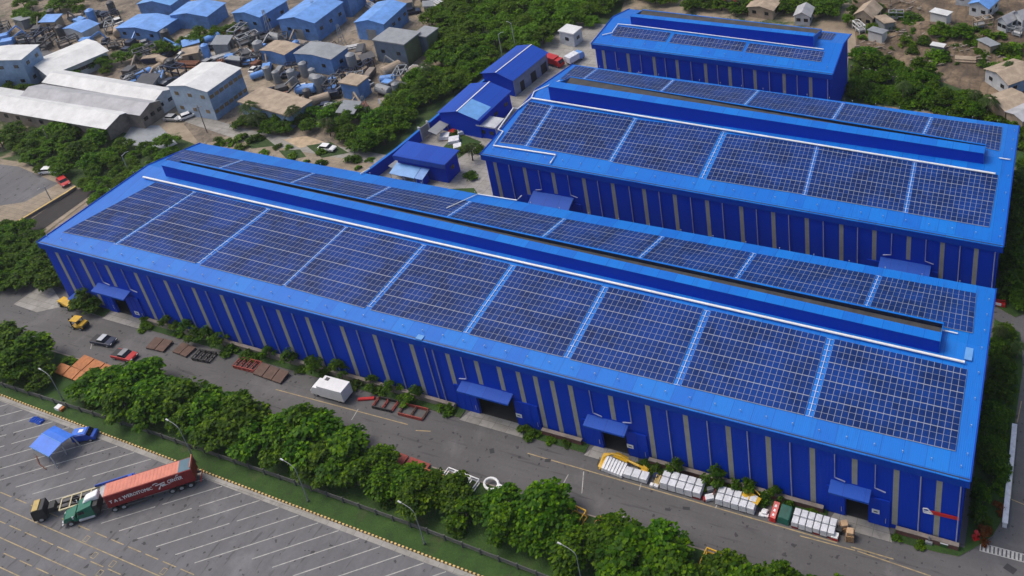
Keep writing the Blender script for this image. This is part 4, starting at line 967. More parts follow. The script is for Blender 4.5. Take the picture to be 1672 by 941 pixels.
mb.slab([(4.0, .5, .8), (5.0, .2, .7), (5.2, 1.3, .8), (4.2, 1.6, .95)], .12); mb.beam((3.4, 1.2, .9), (5.0, 1.1, .85), .3, .2); mb.build('yellow_frame', YEL, t)
mb = MB()
for k in range(4): mb.tube([(-3.0 + k * .22, -.6 + k * .05, .2), (-3.0 + k * .22, .5, .75)], .05, 6)
mb.build('grab_bars', DARK, t)
for i in range(3): crate('low white wrapped crate, %s of the three beside the yellow frame' % ORDL[i], 124.5 + i * 1.33, 1.28, 1.5, 1.0, halves=1, y0=-4.3)
t = thing('tool_heap', 'heap of dark barrels and yellow handled tools between the low and the tall white crates', 'tools', (129.7, -3.5, 0))
MB().tube([(-.3, .6, 0), (-.3, .6, .9)], .45, 14).build('barrel', NAVY, t); mb = MB()
for k in range(6): mb.beam((-.2 + k * .16, -.9 + rnd.random() * .2, .3), (-.1 + k * .15, .7, .75 + rnd.random() * .3), .09, .09)
mb.build('handle', paint('tool_yellow', (.5, .36, .12), .6), t); MB().box(-.7, -1.0, 0, -.2, -.5, .5).build('bag', WHITE, t, bevel=.05); MB().box(-.1, -.95, 0, .6, -.4, .45).build('bag', WRAP, t, bevel=.05)
for i in range(5): crate('tall white wrapped crate, %s of the five beside the tool heap' % ORDL[i], 130.6 + i * 1.33, 1.25, 2.4, 1.5, CRED if i == 4 else DGREY)
t = thing('floor_machine', 'small white and red machine between two groups of white crates', 'machine', (138.5, -3.6, 0), R(30))
MB().box(-.8, -.5, .15, .5, .4, .7).build('body', WRAP, t, bevel=.06); MB().box(-1.1, -.4, .1, -.82, .3, .6).build('front', RED, t, bevel=.05); MB().tube([(.3, 0, .6), (1.0, .6, 1.1)], .06, 6).build('handle', RUSTR, t); wheels(t, (-.4,), .4, .18, .1)
MB().box(-.3, .9, .1, .7, 1.5, .8).build('motor', MGREY, t, bevel=.06)
for i in range(5): crate('tall white wrapped crate, %s of the five under the yellow cover' % ORDL[i], 139.5 + i * 1.22, 1.16, 2.3, 1.4)
t = thing('cover', 'folded yellow cover lying over the back of the white crates', 'cover', (144.6, -2.3, 1.5), R(-8)); mb = MB(); mb.slab([(-1.4, -.6, .05), (1.4, -1.0, -.02), (1.5, .2, -.05), (-1.3, .5, .1)], .12); mb.tube([(-1.2, .4, .1), (0, .9, .3), (1.1, .5, .1)], .09, 6); mb.build('sheet', YEL, t, bevel=.03)
t = thing('bag_pile', 'pile of white sacks left of the red box', 'sacks', (146.9, -3.5, 0))
for x, y, z in ((-.3, -.4, 0), (.3, -.3, 0), (0, .3, 0), (0, -.1, .32)): o = MB().box(-.45, -.3, 0, .45, .3, .34).build('sack', WHITE, t, bevel=.12); o.location = (x, y, z)
t = thing('red_box', 'red sloping box with three white symbols between white sacks and the green tarpaulin', 'box', (148.4, -3.3, 0), R(-3))
MB().hexa([(-.5, -1.2, 0), (.5, -1.2, 0), (.5, 1.2, 0), (-.5, 1.2, 0), (-.45, -1.0, .75), (.45, -1.1, .8), (.5, 1.2, 1.5), (-.45, 1.2, 1.45)]).build('body', RED, t, bevel=.05)
mb = MB(); zt = lambda y: .78 + (y + 1.05) / 2.25 * .69
for y in (-.6, 0, .6): mb.slab([(-.2, y - .16, zt(y - .16) + .03), (.18, y - .16, zt(y - .16) + .03), (.12, y + .16, zt(y + .16) + .03), (-.1, y + .16, zt(y + .16) + .03)], .02)
mb.build('symbol', WHITE, t)
t = thing('tarp_covered_load', 'green tarpaulin over a square load beside the red box', 'tarpaulin', (150.0, -3.2, 0), R(-3))
MB().hexa([(-1.0, -1.2, 0), (.9, -1.2, 0), (.9, 1.2, 0), (-1.0, 1.2, 0), (-.85, -.9, 1.05), (.8, -.9, 1.0), (.8, 1.0, 1.5), (-.85, 1.0, 1.5)]).build('cover', TARPG, t, bevel=.12)
for i in range(6): crate('white wrapped double crate, %s of the six beside the green tarpaulin' % ORDL[i], 151.2 + i * 1.06, 1.0, 2.4, 1.3, (CRED, DGREY, DGREY, CRED, DGREY, CRED)[i], y0=-4.5)
t = thing('pump_unit', 'red based white pump unit at the right end of the white crates', 'machine', (157.6, -4.0, 0)); MB().box(-.55, -.6, 0, .45, .3, .5).build('base', RED, t, bevel=.04); MB().box(-.55, -.6, .51, .45, .3, .75).build('top', WHITE, t, bevel=.04); mb = MB(); mb.tube([(-.4, .3, .7), (-.4, .6, 1.3)], .06); mb.tube([(.4, -.5, 0), (.4, -.5, .9)], .06); mb.build('pipe', STEEL, t); MB().box(-.3, .5, 0, .8, 1.3, .9).build('motor', DARK, t, bevel=.05)
for lb, x, y, rz in (('stack of wooden pallets, the taller one standing at the end of the crate row', 159.6, -3.6, 8), ('lower leaning wooden pallet pile beside the tall pallet stack', 158.5, -2.4, 25)):
    t = thing('pallet_stack', lb, 'pallets', (x, y, 0), R(rz)); hh = 8 if 'taller' in lb else 5
    for k in range(hh):
        mb = MB()
        for j in range(5): mb.box(-.6, -.6 + j * .27, k * .16 + .1, .6, -.46 + j * .27, k * .16 + .14)
        for j in (-.55, 0, .45): mb.box(j, -.6, k * .16, j + .1, .62, k * .16 + .097)
        mb.build('pallet', WOOD, t)
    MB().box(-.45, -.4, hh * .16, .5, .5, hh * .16 + .5).build('carton', paint('carton_tan', (.5, .34, .2), .8), t, bevel=.03)

# street lamps
LM = None
def lamp(loc, label, rz=0, hgt=9.0, arm=2.0):
    t = thing('street_lamp', label, 'street lamp', loc, rz, 'street lamps along the car park fence')
    MB().tube([(0, 0, 0), (0, 0, .35)], .16, 8).build('base', DGREY, t)
    pts = [(0, 0, .35), (0, 0, hgt - .9)] + [(-arm * (1 - math.cos(a)) * .75, 0, hgt - .9 + .9 * math.sin(a)) for a in (R(25), R(50), R(75))] + [(-arm, 0, hgt + .02)]
    MB().tube(pts, [.09, .06, .05, .045, .04, .04], 8).build('pole', MGREY, t)
    MB().hexa([(-arm - .7, -.12, hgt - .08), (-arm, -.1, hgt - .05), (-arm, .1, hgt - .05), (-arm - .7, .12, hgt - .08), (-arm - .65, -.1, hgt + .06), (-arm, -.07, hgt + .08), (-arm, .07, hgt + .08), (-arm - .65, .1, hgt + .06)]).build('lamp_head', STEEL, t)
    return t
for u, v, lb, hh in ((104, 655, 'curved street lamp among the trees above the blue shelter', 6.5), (319, 755, 'curved street lamp beside the rear end of the red container', 8.5), (504, 820, 'street lamp on the grass strip, next one right of the container lamp', 8.2), (694, 890, 'street lamp on the grass strip below the red beams in the trees', 8.0), (952, 960, 'street lamp at the bottom edge of the photo', 8.0)):
    p = at(u, v); lamp((p[0], p[1], .14), lb, R(-8), hh, 2.3)
p = at(1450, 0)
# long fence on the grass strip
FP = [(-14, -20.6), (10, -20.3), (44, -20.1), (75, -20.5), (100, -21.1), (118, -21.9), (150, -23.0)]
t = thing('fence', 'long dark post and rail fence between car park and trees', 'fence', (FP[0][0], FP[0][1], .14))
def fpt(x):
    for a, b in zip(FP, FP[1:]):
        if a[0] <= x <= b[0]: return lerp(a[1], b[1], (x - a[0]) / (b[0] - a[0]))
    return FP[-1][1]
FEN = paint('fence_grey', (.085, .085, .08), .7)
for z in (.45, .8, 1.1):
    mb = MB()
    for a, b in zip(FP, FP[1:]): mb.beam((a[0] + 14, a[1] + 20.6, z), (b[0] + 14, b[1] + 20.6, z), .09, .12)
    mb.build('rail', FEN, t)
mb = MB(); mb.box(-.11, -.11, 0, .11, .11, 1.3); p0 = None; x = -14
while x < 150:
    o = mb.build('post', FEN, t) if p0 is None else p0.copy()
    if p0 is None: p0 = o
    else: COL.objects.link(o)
    o.location = (x + 14, fpt(x) + 20.6, 0); x += 3.1
# right hand corner
def wallseg(name, label, cat, pts, h, th, mat, cap=None, z=0):
    t = thing(name, label, cat, (pts[0][0], pts[0][1], z)); o = pts[0]; mb = MB(); mc = MB()
    for a, b in zip(pts, pts[1:]):
        d = Vector((b[0] - a[0], b[1] - a[1], 0)).normalized(); n = Vector((-d.y, d.x, 0)) * th / 2
        P = [(a[0] - o[0] - n.x, a[1] - o[1] - n.y), (b[0] - o[0] - n.x, b[1] - o[1] - n.y), (b[0] - o[0] + n.x, b[1] - o[1] + n.y), (a[0] - o[0] + n.x, a[1] - o[1] + n.y)]
        mb.hexa([(x, y, 0) for x, y in P] + [(x, y, h) for x, y in P])
        P2 = [(a[0] - o[0] - n.x * 1.3, a[1] - o[1] - n.y * 1.3), (b[0] - o[0] - n.x * 1.3, b[1] - o[1] - n.y * 1.3), (b[0] - o[0] + n.x * 1.3, b[1] - o[1] + n.y * 1.3), (a[0] - o[0] + n.x * 1.3, a[1] - o[1] + n.y * 1.3)]
        mc.hexa([(x, y, h + .003) for x, y in P2] + [(x, y, h + .12) for x, y in P2])
    mb.build('wall_panel', mat, t); mc.build('coping', cap or mat, t); return t
wallseg('barrier_wall', 'low white barrier wall along the right edge of the planted strip', 'wall', [at(1640, 862)[:2], at(1646, 800)[:2], at(1652, 745)[:2], at(1656, 700)[:2]], 1.0, .6, WRAP)
t = thing('fire_hydrant', 'red fire hydrant on the corner lawn beside an orange leaved bush', 'hydrant', (at(1593, 880)[0], at(1593, 880)[1], .13), R(30))
MB().tube([(0, 0, 0), (0, 0, 1.0), (0, 0, 1.2)], [.22, .2, .12], 12).build('barrel', RED, t); MB().tube([(-.55, 0, .75), (.55, 0, .75)], .16, 10).build('outlet', RED, t); MB().box(-.45, -.4, 0, .45, .4, .16).build('base', RED, t); MB().tube([(0, 0, 1.2), (0, 0, 1.45)], .3, 12).build('valve_wheel', RED, t)
t = thing('speed_bump', 'worn white striped speed bump across the side road at the right edge', 'speed bump', (at(1600, 893)[0], at(1600, 893)[1], 0), R(1))
a, b = Vector(at(1600, 893)), Vector(at(1690, 916)); L = (b - a).length; MB().profile([(0, 0), (0, .02), (L, .02), (L, 0)], -.62, .62).build('hump', paint('worn_white', (.42, .41, .38), .8, .3, 2), t); mb = MB()
for k in range(int(L / .55)): mb.box(.15 + k * .55, -.5, .021, .37 + k * .55, .5, .03)
mb.build('stripe', DGREY, t)
t = thing('flower_stand', 'red stand with a white sign on the corner lawn right of the middle warehouse', 'stand', (at(1630, 499)[0], at(1630, 499)[1], .13)); MB().box(-1.2, -.4, 0, 1.2, .4, .7).build('planter', RED, t, bevel=.05); MB().box(-.5, -.45, .3, .5, -.41, .9).build('sign', WHITE, t); mb = MB(); mb.tube([(-1.1, 0, .7), (-1.1, 0, 1.4), (0, 0, 1.2), (1.1, 0, 1.4), (1.1, 0, .7)], .07); mb.build('rail', RED, t)
for u, v, lb, c in ((1664, 480, 'red car seen at the right edge on the side road', RED), (28, 0, None, None)):
    if lb: car('parked_car', lb, 'car', at(u, v), R(70), 4.2, 1.75, c)
car('parked_car', 'dark red car on the lawn path at the far left end of the longest warehouse', 'car', at(64, 458), R(28), 4.3, 1.8, paint('dark_red', (.22, .02, .02), .4), roof=MGREY)
t = thing('bench_sign', 'small grey pedestal on the lawn under the red arrow sign', 'pedestal', (at(1516, 892)[0], at(1516, 892)[1] + .4, .13)); MB().box(-.5, -.3, 0, .5, .3, .5).build('base', MGREY, t, bevel=.04); MB().box(-.08, -.08, .5, .08, .08, 1.6).build('stem', MGREY, t)
t = thing('utility_box', 'green cabinet with a white lid on the corner lawn', 'box', (at(1541, 896)[0], at(1541, 896)[1] + .4, .13)); MB().box(-.5, -.35, 0, .5, .35, .75).build('cabinet', paint('cabinet_green', (.03, .09, .02), .6), t); MB().box(-.55, -.4, .753, .55, .4, .87).build('lid', WRAP, t)
# ------------------------------------------------------------------ trees and shrubs
def mesh_np(name, V, Fq, mat, nv=4):
    me = bpy.data.meshes.new(name); n = len(V); m = len(Fq)
    me.vertices.add(n); me.vertices.foreach_set('co', np.asarray(V, np.float32).ravel())
    me.loops.add(m * nv); me.loops.foreach_set('vertex_index', np.asarray(Fq, np.int32).ravel())
    me.polygons.add(m); me.polygons.foreach_set('loop_start', np.arange(0, m * nv, nv, dtype=np.int32))
    me.update(calc_edges=True); me.materials.append(mat); return me
def leaves(C, N, size, g, per=6, spread=.5, droop=.35):
    """rosettes of leaves: C centres, N outward directions"""
    k = len(C); C = np.repeat(C, per, 0); N = np.repeat(N, per, 0); n = len(C)
    a = g.uniform(0, 2 * np.pi, n); up = np.array([0, 0, 1.0])
    T = np.stack([np.cos(a), np.sin(a), g.uniform(-.35, .35, n)], 1); T = T + N * g.uniform(.1, .7, (n, 1)); T /= np.linalg.norm(T, axis=1, keepdims=True)
    ax = np.cross(T, up + N * .6 + g.normal(0, .25, (n, 3))); ax /= np.linalg.norm(ax, axis=1, keepdims=True) + 1e-9
    s = size * g.uniform(.6, 1.25, (n, 1)); P = C + T * s * g.uniform(.05, spread, (n, 1))
    w = .38; b0 = P; b1 = P + T * s * .55 + ax * s * w; b2 = P + T * s - up * s * droop; b3 = P + T * s * .55 - ax * s * w
    V = np.stack([b0, b1, b2, b3], 1).reshape(-1, 3); return V, np.arange(len(V)).reshape(-1, 4)
def crown_mesh(name, seed, Rr, Hc, z0, mat, lumps=11, ros=34, size=.5, per=6, flat=.62):
    g = np.random.default_rng(seed); Cs, Ns = [], []
    for i in range(lumps):
        th = g.uniform(0, 2 * np.pi) if i else 0; rr = Rr * (.25 + .72 * math.sqrt(g.random())) if i else 0
        zc = z0 + Hc * (1 - .75 * (rr / Rr) ** 1.3) * g.uniform(.62, .95); c = np.array([rr * math.cos(th), rr * math.sin(th), zc]); lr = Rr * g.uniform(.17, .4)
        m = int(ros * (lr / (Rr * .36)) ** 2)
        d = g.normal(0, 1, (m, 3)); d[:, 2] = np.abs(d[:, 2]) * 1.0 - .4; d /= np.linalg.norm(d, axis=1, keepdims=True)
        rad = lr * g.uniform(.45, 1.25, (m, 1)); Cs.append(c + d * rad * np.array([1, 1, flat])); Ns.append(d)
    V, Fq = leaves(np.concatenate(Cs), np.concatenate(Ns), size, g, per); return mesh_np(name, V, Fq, mat)
def trunk_mesh(name, seed, h, r, limbs=5, spread=1.6):
    g = random.Random(seed); mb = MB(); bx, by = g.uniform(-.25, .25), g.uniform(-.25, .25)
    mb.tube([(0, 0, -.1), (bx * .4, by * .4, h * .35), (bx, by, h * .7), (bx * 1.3, by * 1.1, h)], [r * 1.35, r, r * .75, r * .35], 8)
    for k in range(limbs):
        a = 2 * PI * k / limbs + g.uniform(-.4, .4); z = h * g.uniform(.42, .72); L = spread * g.uniform(.7, 1.1)
        mb.tube([(bx * .7, by * .7, z), (bx + math.cos(a) * L * .55, by + math.sin(a) * L * .55, z + L * .45), (bx + math.cos(a) * L, by + math.sin(a) * L, z + L * .95)], [r * .5, r * .34, r * .12], 6)
    o = mb.build(name, BARK); me = o.data; bpy.data.objects.remove(o); return me
def palm_mesh(name, seed, h, L, mat, n=16):
    g = np.random.default_rng(seed); V, Fq = [], []
    for k in range(n):
        a = 2 * np.pi * k / n + g.uniform(-.2, .2); el = g.uniform(.1, .9); d = np.array([math.cos(a), math.sin(a), 0]); up = np.array([0, 0, 1.0]); s = np.cross(d, up)
        pr = lambda t: np.array([0, 0, h]) + d * L * t * math.cos(el * (1 - t * .5)) + up * L * (math.sin(el) * t - .95 * t * t)
        for j in range(9):
            t0, t1 = .12 + j * .095, .12 + j * .095 + .05
            for sg in (-1, 1):
                p0, p1 = pr(t0), pr(t1); w = L * .22 * math.sin(math.pi * min(.98, t0 + .12)) + .05; e = (p1 - p0) * 3
                b = len(V); V += [p0, p1, p1 + s * sg * w + e - up * w * .45, p0 + s * sg * w + e * .8 - up * w * .5]; Fq.append((b, b + 1, b + 2, b + 3))
    return mesh_np(name, np.array(V), np.array(Fq), mat)
class TreeKind:
    def __init__(s, name, cat, crowns, trunks, cname='crown', tname='trunk'): s.name, s.cat, s.crowns, s.trunks, s.cname, s.tname = name, cat, crowns, trunks, cname, tname
def tree(kind, loc, label, group, scale=1.0, shared=False, i=None):
    t = bpy.data.objects.new(kind.name, None); COL.objects.link(t); t.location = loc; t.rotation_euler = (rnd.uniform(-.05, .05), rnd.uniform(-.05, .05), rnd.uniform(0, 6.28))
    sz = scale * rnd.uniform(.92, 1.08); t.scale = (scale * rnd.uniform(.92, 1.1), scale * rnd.uniform(.92, 1.1), sz)
    k = rnd.randrange(len(kind.crowns)) if i is None else i
    c = bpy.data.objects.new(kind.cname, kind.crowns[k]); COL.objects.link(c); c.parent = t
    if kind.trunks: d = bpy.data.objects.new(kind.tname, kind.trunks[k % len(kind.trunks)]); COL.objects.link(d); d.parent = t
    tag(t, label, kind.cat, group)
    if shared: t['shared'] = True
    return t
BROAD = TreeKind('broadleaf_tree', 'tree', [crown_mesh('crown', 10 + k, 3.2, (3.4, 4.6, 3.9, 5.2, 3.6, 4.3)[k], 2.0, LEAF, 17 + k, 34, .68, 6, .7) for k in range(6)], [trunk_mesh('trunk', k, 4.6, .16) for k in range(4)])
BUSHY = TreeKind('bushy_tree', 'tree', [crown_mesh('crown', 40 + k, 3.4, (4.6, 3.6, 5.4, 4.2, 3.2)[k], 1.0, LEAF2, 17, 34, .7, 6, .75) for k in range(5)], [trunk_mesh('trunk', 20 + k, 4.2, .2) for k in range(3)])
SAPL = TreeKind('sapling', 'young tree', [crown_mesh('crown', 60 + k, 1.25, 2.2, 1.0, LEAF, 6, 22, .38, 5, .9) for k in range(4)], [trunk_mesh('trunk', 40 + k, 2.6, .05, 3, .7) for k in range(2)], tname='stem')
SHRUB = TreeKind('shrub', 'shrub', [crown_mesh('crown', 80 + k, 1.2, 1.1, .0, (LEAF2, LEAFB)[k % 2], 7, 26, .34, 5, .8) for k in range(4)], [trunk_mesh('trunk', 60, .7, .05, 4, .6)], cname='foliage', tname='stem')
RSHRUB = TreeKind('shrub', 'shrub', [crown_mesh('crown', 90, 1.2, 1.3, .0, LEAF4, 7, 26, .34, 5, .9)], [trunk_mesh('trunk', 61, .7, .05, 4, .6)], cname='foliage', tname='stem')
PALM = TreeKind('palm_tree', 'palm', [palm_mesh('fronds', 100 + k, 5.0, 2.6, LEAF3) for k in range(3)], [trunk_mesh('trunk', 70, 5.0, .15, 0)], cname='fronds')

# --- trees of the grass verge, read from the photograph: crown centre pixel and size
verge = []
LMX = [(4, 'left end of the road'), (24, 'orange plate stack'), (40, 'second street lamp'), (56, 'red container'), (64, 'bright orange frame'), (80, 'white box truck'), (91, 'red beams'), (107, 'white casting'), (122, 'orange gate frame'), (134, 'tall white crates'), (146, 'green tarpaulin'), (160, 'wooden pallets')]
vt = [(-12, -16.5, 1.0), (-7, -13.5, 1.0), (-3, -17.4, 1.05), (1, -13.6, 1.0), (3.5, -16.8, 1.05), (6.5, -13.9, 1.1), (8.5, -17.2, 1.05), (11.5, -14.2, 1.15), (12.5, -17.5, .95), (16, -16.2, .9), (17.5, -18.2, .6),
      (29, -17.0, .9), (33.5, -15.6, 1.05), (36.5, -13.6, 1.0), (37, -17.4, 1.0), (40.5, -15, 1.15), (43.5, -13.3, .95), (44.5, -17.2, 1.05), (47.5, -14.6, 1.2), (51.5, -13.6, 1.15), (51, -17.2, 1.0), (55, -15.2, 1.1), (58, -13.8, 1.0), (57.5, -17.6, .95),
      (61.5, -15.6, 1.1), (65, -14.6, .8), (64.5, -17.4, 1.05), (69, -15.4, 1.05), (72, -13.6, 1.1), (71.5, -17.6, 1.05), (75.5, -15.0, 1.25), (79.5, -13.6, 1.2), (79, -17.3, 1.05), (82.5, -15.4, 1.1), (85.5, -17.5, .95), (87.5, -14.9, .85),
      (90, -17.2, 1.0), (94, -16.2, .9), (98, -14.6, .8), (97.5, -18.0, 1.0), (102.5, -15.8, 1.05), (105.5, -17.8, 1.0), (110.5, -15.2, 1.0), (112.5, -17.8, 1.1), (116.5, -14.8, 1.05), (118, -17.5, 1.0), (121.5, -15.7, .85), (124, -18.4, 1.0), (128.5, -15.8, 1.0),
      (132, -17.6, 1.15), (135.5, -14.2, 1.1), (138.5, -17.2, 1.05), (144.5, -15.6, .9), (148, -17.5, 1.05), (152.5, -14.6, .95), (156, -13.6, .8), (155, -17, 1.0), (160.5, -15, 1.0), (164, -13, .8)]
for x, y, s in vt:
    nm = min(LMX, key=lambda q: abs(q[0] - x))[1]
    tree(BROAD, (x, y, .13), 'leafy tree on the verge near the ' + nm, 'trees on the grass verge', s * rnd.choice((.72, .8, .88, .92, .98)))
for k in range(58):
    x = rnd.uniform(-6, 160); y = rnd.uniform(-19.2, -12.4)
    if 18 < x < 27: continue
    nm = min(LMX, key=lambda q: abs(q[0] - x))[1]; tree(SHRUB, (x, y, .13), 'low shrub under verge trees near the ' + nm, 'shrubs under the verge trees', rnd.uniform(.7, 1.2))
# --- planting along the foot of the long warehouse
LMP = [(8, 'leftmost warehouse door'), (28, 'dark brown plates'), (41, 'black scrap frame'), (54, 'tilted brown plates'), (70, 'white box truck'), (84, 'red edged frame'), (110, 'brick wall between two doors'), (134, 'tall white crates'), (144, 'yellow cover'), (152, 'green tarpaulin'), (170, 'red arrow sign')]
for x, y, k, s in [(6.5, -.6, 'b', .55), (8.6, -1.2, 'b', .7), (10.4, -1.4, 's', 1.0), (22.6, -1.0, 'h', 1.1), (24, -1.6, 'h', 1.0), (29.5, -1.1, 's', 1.2), (31.5, -1.3, 'h', .8), (34.5, -1.2, 's', 1.25), (36.5, -1.7, 's', 1.0), (38.5, -1.0, 's', 1.1), (42.5, -1.3, 's', 1.3), (44.6, -1.8, 'h', 1.0), (48.5, -1.5, 'h', 1.1), (51, -1.3, 'h', .9), (53.2, -1.2, 's', 1.0),
                   (58, -1.3, 's', 1.1), (60.5, -1.4, 'h', .8), (63.5, -1.2, 's', 1.35), (65.8, -1.0, 'h', 1.1), (69.0, -1.1, 's', 1.4), (72.5, -1.4, 'h', 1.0), (75.5, -1.2, 's', .9), (77.5, -1.5, 'h', .9), (80, -1.2, 's', 1.0), (82.5, -1.4, 'h', 1.2), (84.5, -1.2, 's', 1.0), (89.6, -1.5, 'h', .8), (91.2, -1.3, 'h', .9),
                   (105.6, -1.5, 'h', 1.0), (107.2, -1.6, 'h', .8), (110.6, -1.6, 'h', .7), (113, -1.6, 'h', .6), (126.4, -1.2, 'h', .8), (129, -1.6, 'h', .9), (132, -1.3, 's', .9), (136.5, -1.6, 'h', .9), (138.4, -1.2, 's', 1.2), (140.8, -1.5, 'h', .9), (143, -1.2, 's', 1.0), (146, -1.4, 'h', .9), (148, -1.3, 's', .9), (150.2, -1.4, 'h', .8), (153.5, -1.5, 'h', .6), (166, -1.7, 'h', .5), (169, -1.8, 'h', .6)]:
    nm = min(LMP, key=lambda q: abs(q[0] - x))[1]; kd = {'b': BUSHY, 's': SAPL, 'h': SHRUB}[k]
    tree(kd, (x, y, .12), '%s at the wall behind the %s' % ({'b': 'rounded bushy tree', 's': 'leafy sapling', 'h': 'green shrub'}[k], nm) if k != 'b' else 'rounded bushy tree beside the ' + nm, 'planting along the warehouse wall', s)
# --- right hand planted strip
for i in range(30):
    y = 4 + i * 1.25; x = rnd.uniform(176.0, 178.6) if y > 9 else rnd.uniform(176, 177.2)
    k = SAPL if (rnd.random() < .35 and y < 20) else (BUSHY if y > 12 and rnd.random() < .5 else SHRUB)
    nm = 'corner lawn' if y < 14 else 'white wall' if y < 26 else 'junction'
    tree(k, (x, y, .12), {'sapling': 'thin sapling', 'bushy_tree': 'dense dark bush', 'shrub': 'low dark shrub'}[k.name] + ' in the right planted strip by the ' + nm, 'planting right of the longest warehouse', .5 if k is BUSHY else rnd.uniform(.8, 1.2))
p = at(1608, 878); tree(RSHRUB, (p[0], p[1], .13), 'orange leaved bush on the corner lawn beside the red hydrant', 'planting right of the longest warehouse', 1.0)
p = at(1614, 860); tree(RSHRUB, (p[0] + 1.2, p[1] + 3, .13), 'brown leaved shrub beside the end of the white barrier wall', 'planting right of the longest warehouse', .8)
for u, v, lb in ((1632, 560, 'small palm at the side road junction, left one of the two'), (1660, 585, 'small palm at the side road junction, right one of the two')):
    p = at(u, v); tree(PALM, (p[0], p[1], .13), lb, 'palms at the junction', .62)
for i in range(22):
    y = 49 + i * 1.6; x = 177.3 + rnd.uniform(-.6, 1.6) + max(0, (y - 60)) * .05
    tree(BUSHY, (x, y, .12), 'round tree beside the right end of the middle warehouse', 'trees right of the middle warehouse', rnd.uniform(.6, .85))
for u, v in ((1640, 330), (1668, 300), (1655, 420), (1668, 380)):
    p = at(u, v); tree(BUSHY, (p[0] + 2, p[1] + 3, 0), 'tree overhanging the side road right of the middle warehouse', 'trees right of the middle warehouse', .9)
# --- helper: scatter inside a pixel polygon
def inside(x, y, poly):
    c = False; n = len(poly)
    for i in range(n):
        (x0, y0), (x1, y1) = poly[i], poly[(i + 1) % n]
        if (y0 > y) != (y1 > y) and x < (x1 - x0) * (y - y0) / (y1 - y0) + x0: c = not c
    return c
def scatter(px, n, dmin, seed, avoid=()):
    g = random.Random(seed); us = [p[0] for p in px]; vs = [p[1] for p in px]; out = []; tries = 0
    W = [at(*p)[:2] for p in px]; x0, x1 = min(p[0] for p in W), max(p[0] for p in W); y0, y1 = min(p[1] for p in W), max(p[1] for p in W)
    while len(out) < n and tries < n * 80:
        tries += 1; x, y = g.uniform(x0, x1), g.uniform(y0, y1)
        if not inside(x, y, W): continue
        if any((x - a) ** 2 + (y - b) ** 2 < dmin ** 2 for a, b in out): continue
        if any(a0 < x < a1 and b0 < y < b1 for a0, b0, a1, b1 in avoid): continue
        out.append((x, y))
    return out
def wood(px, n, dmin, seed, label, group, kinds, smin, smax, shared=True, avoid=()):
    for x, y in scatter(px, n, dmin, seed, avoid): tree(rnd.choice(kinds), (x, y, -.05), label, group, rnd.uniform(smin, smax), shared)
FARB = TreeKind('broadleaf_tree', 'tree', [crown_mesh('crown', 110 + k, 3.2, (3.4, 4.2, 5.0, 3.8)[k], 1.2, LEAFB, 16, 38, .55, 6, .75) for k in range(4)], BROAD.trunks)
wood([(0, 372), (60, 385), (75, 410), (100, 470), (60, 468), (0, 485), (-40, 480), (-40, 370)], 26, 2.6, 1, 'dense tree on the lawn left of the longest warehouse', 'trees left of the longest warehouse', [BUSHY, BROAD], .5, .85)
wood([(40, 250), (90, 215), (150, 225), (215, 250), (278, 232), (285, 262), (215, 312), (165, 330), (125, 300), (60, 280)], 42, 3.0, 2, 'bushy tree in the green belt behind the left end of the longest warehouse', 'trees of the left green belt', [FARB, FARB, BROAD], .42, .8)
wood([(620, 205), (650, 150), (700, 120), (735, 100), (800, 85), (810, 108), (770, 130), (690, 182), (625, 240), (600, 255)], 46, 2.8, 3, 'leafy tree in the wood outside the blue boundary wall', 'trees outside the boundary wall', [FARB, BROAD, FARB], .5, .95)
wood([(700, 95), (700, 30), (760, -20), (1030, -20), (990, 25), (955, 55), (920, 45), (905, 70), (880, 85), (800, 80)], 110, 3.1, 4, 'tree of the dense wood in the back, behind the blue sheds', 'trees of the back wood', [FARB], .5, 1.1)
wood([(1392, 90), (1420, 95), (1510, 120), (1545, 150), (1600, 175), (1590, 195), (1500, 160), (1395, 125)], 26, 3.0, 5, 'dark tree along the fence behind the farthest warehouse', 'trees along the back fence', [BUSHY, BROAD], .5, .8)
wood([(1392, 128), (1500, 165), (1600, 200), (1672, 210), (1680, 260), (1645, 200), (1395, 160)], 60, 1.6, 6, 'low scrub bush between the back fence and the middle warehouse', 'scrub behind the middle warehouse', [SHRUB], 1.0, 1.9)
wood([(1390, -10), (1672, -10), (1690, 100), (1672, 130), (1560, 110), (1480, 90), (1390, 60)], 20, 4.5, 7, 'dark tree among the hillside houses', 'trees among the hillside houses', [FARB, BUSHY, SHRUB, SHRUB], .45, .9)
wood([(1030, -10), (1390, -10), (1390, 45), (1310, 30), (1060, 8)], 26, 4.2, 8, 'tree behind the farthest warehouse', 'trees behind the farthest warehouse', [FARB, BUSHY], .6, 1.0)
wood([(400, 205), (560, 185), (640, 205), (600, 250), (540, 215), (430, 222)], 18, 2.8, 9, 'small tree in the strip before the junk yard', 'trees before the junk yard', [BUSHY, BROAD], .5, .8)
wood([(0, 215), (60, 225), (60, 255), (0, 250)], 6, 3, 10, 'tree at the lane corner on the left edge', 'trees at the left edge', [BUSHY], .5, .8)
wood([(0, 130), (60, 150), (130, 130), (210, 90), (250, 75), (420, 40), (380, 60), (220, 105), (100, 145), (20, 165)], 26, 4, 11, 'tree between the far left sheds', 'trees between the far left sheds', [FARB], .45, .8)
wood([(40, -5), (180, -5), (160, 25), (70, 45), (20, 40)], 14, 4, 12, 'tree in the far upper left', 'trees in the far upper left', [FARB], .5, .9)
for u, v in ((540, 222), (485, 205), (415, 200), (700, 130), (425, 212), (1475, 165), (1590, 175), (1612, 190), (1645, 130)):
    p = at(u, v); tree(PALM, (p[0], p[1], 0), 'lone palm tree standing far back', 'palms far back', rnd.uniform(.8, 1.1))
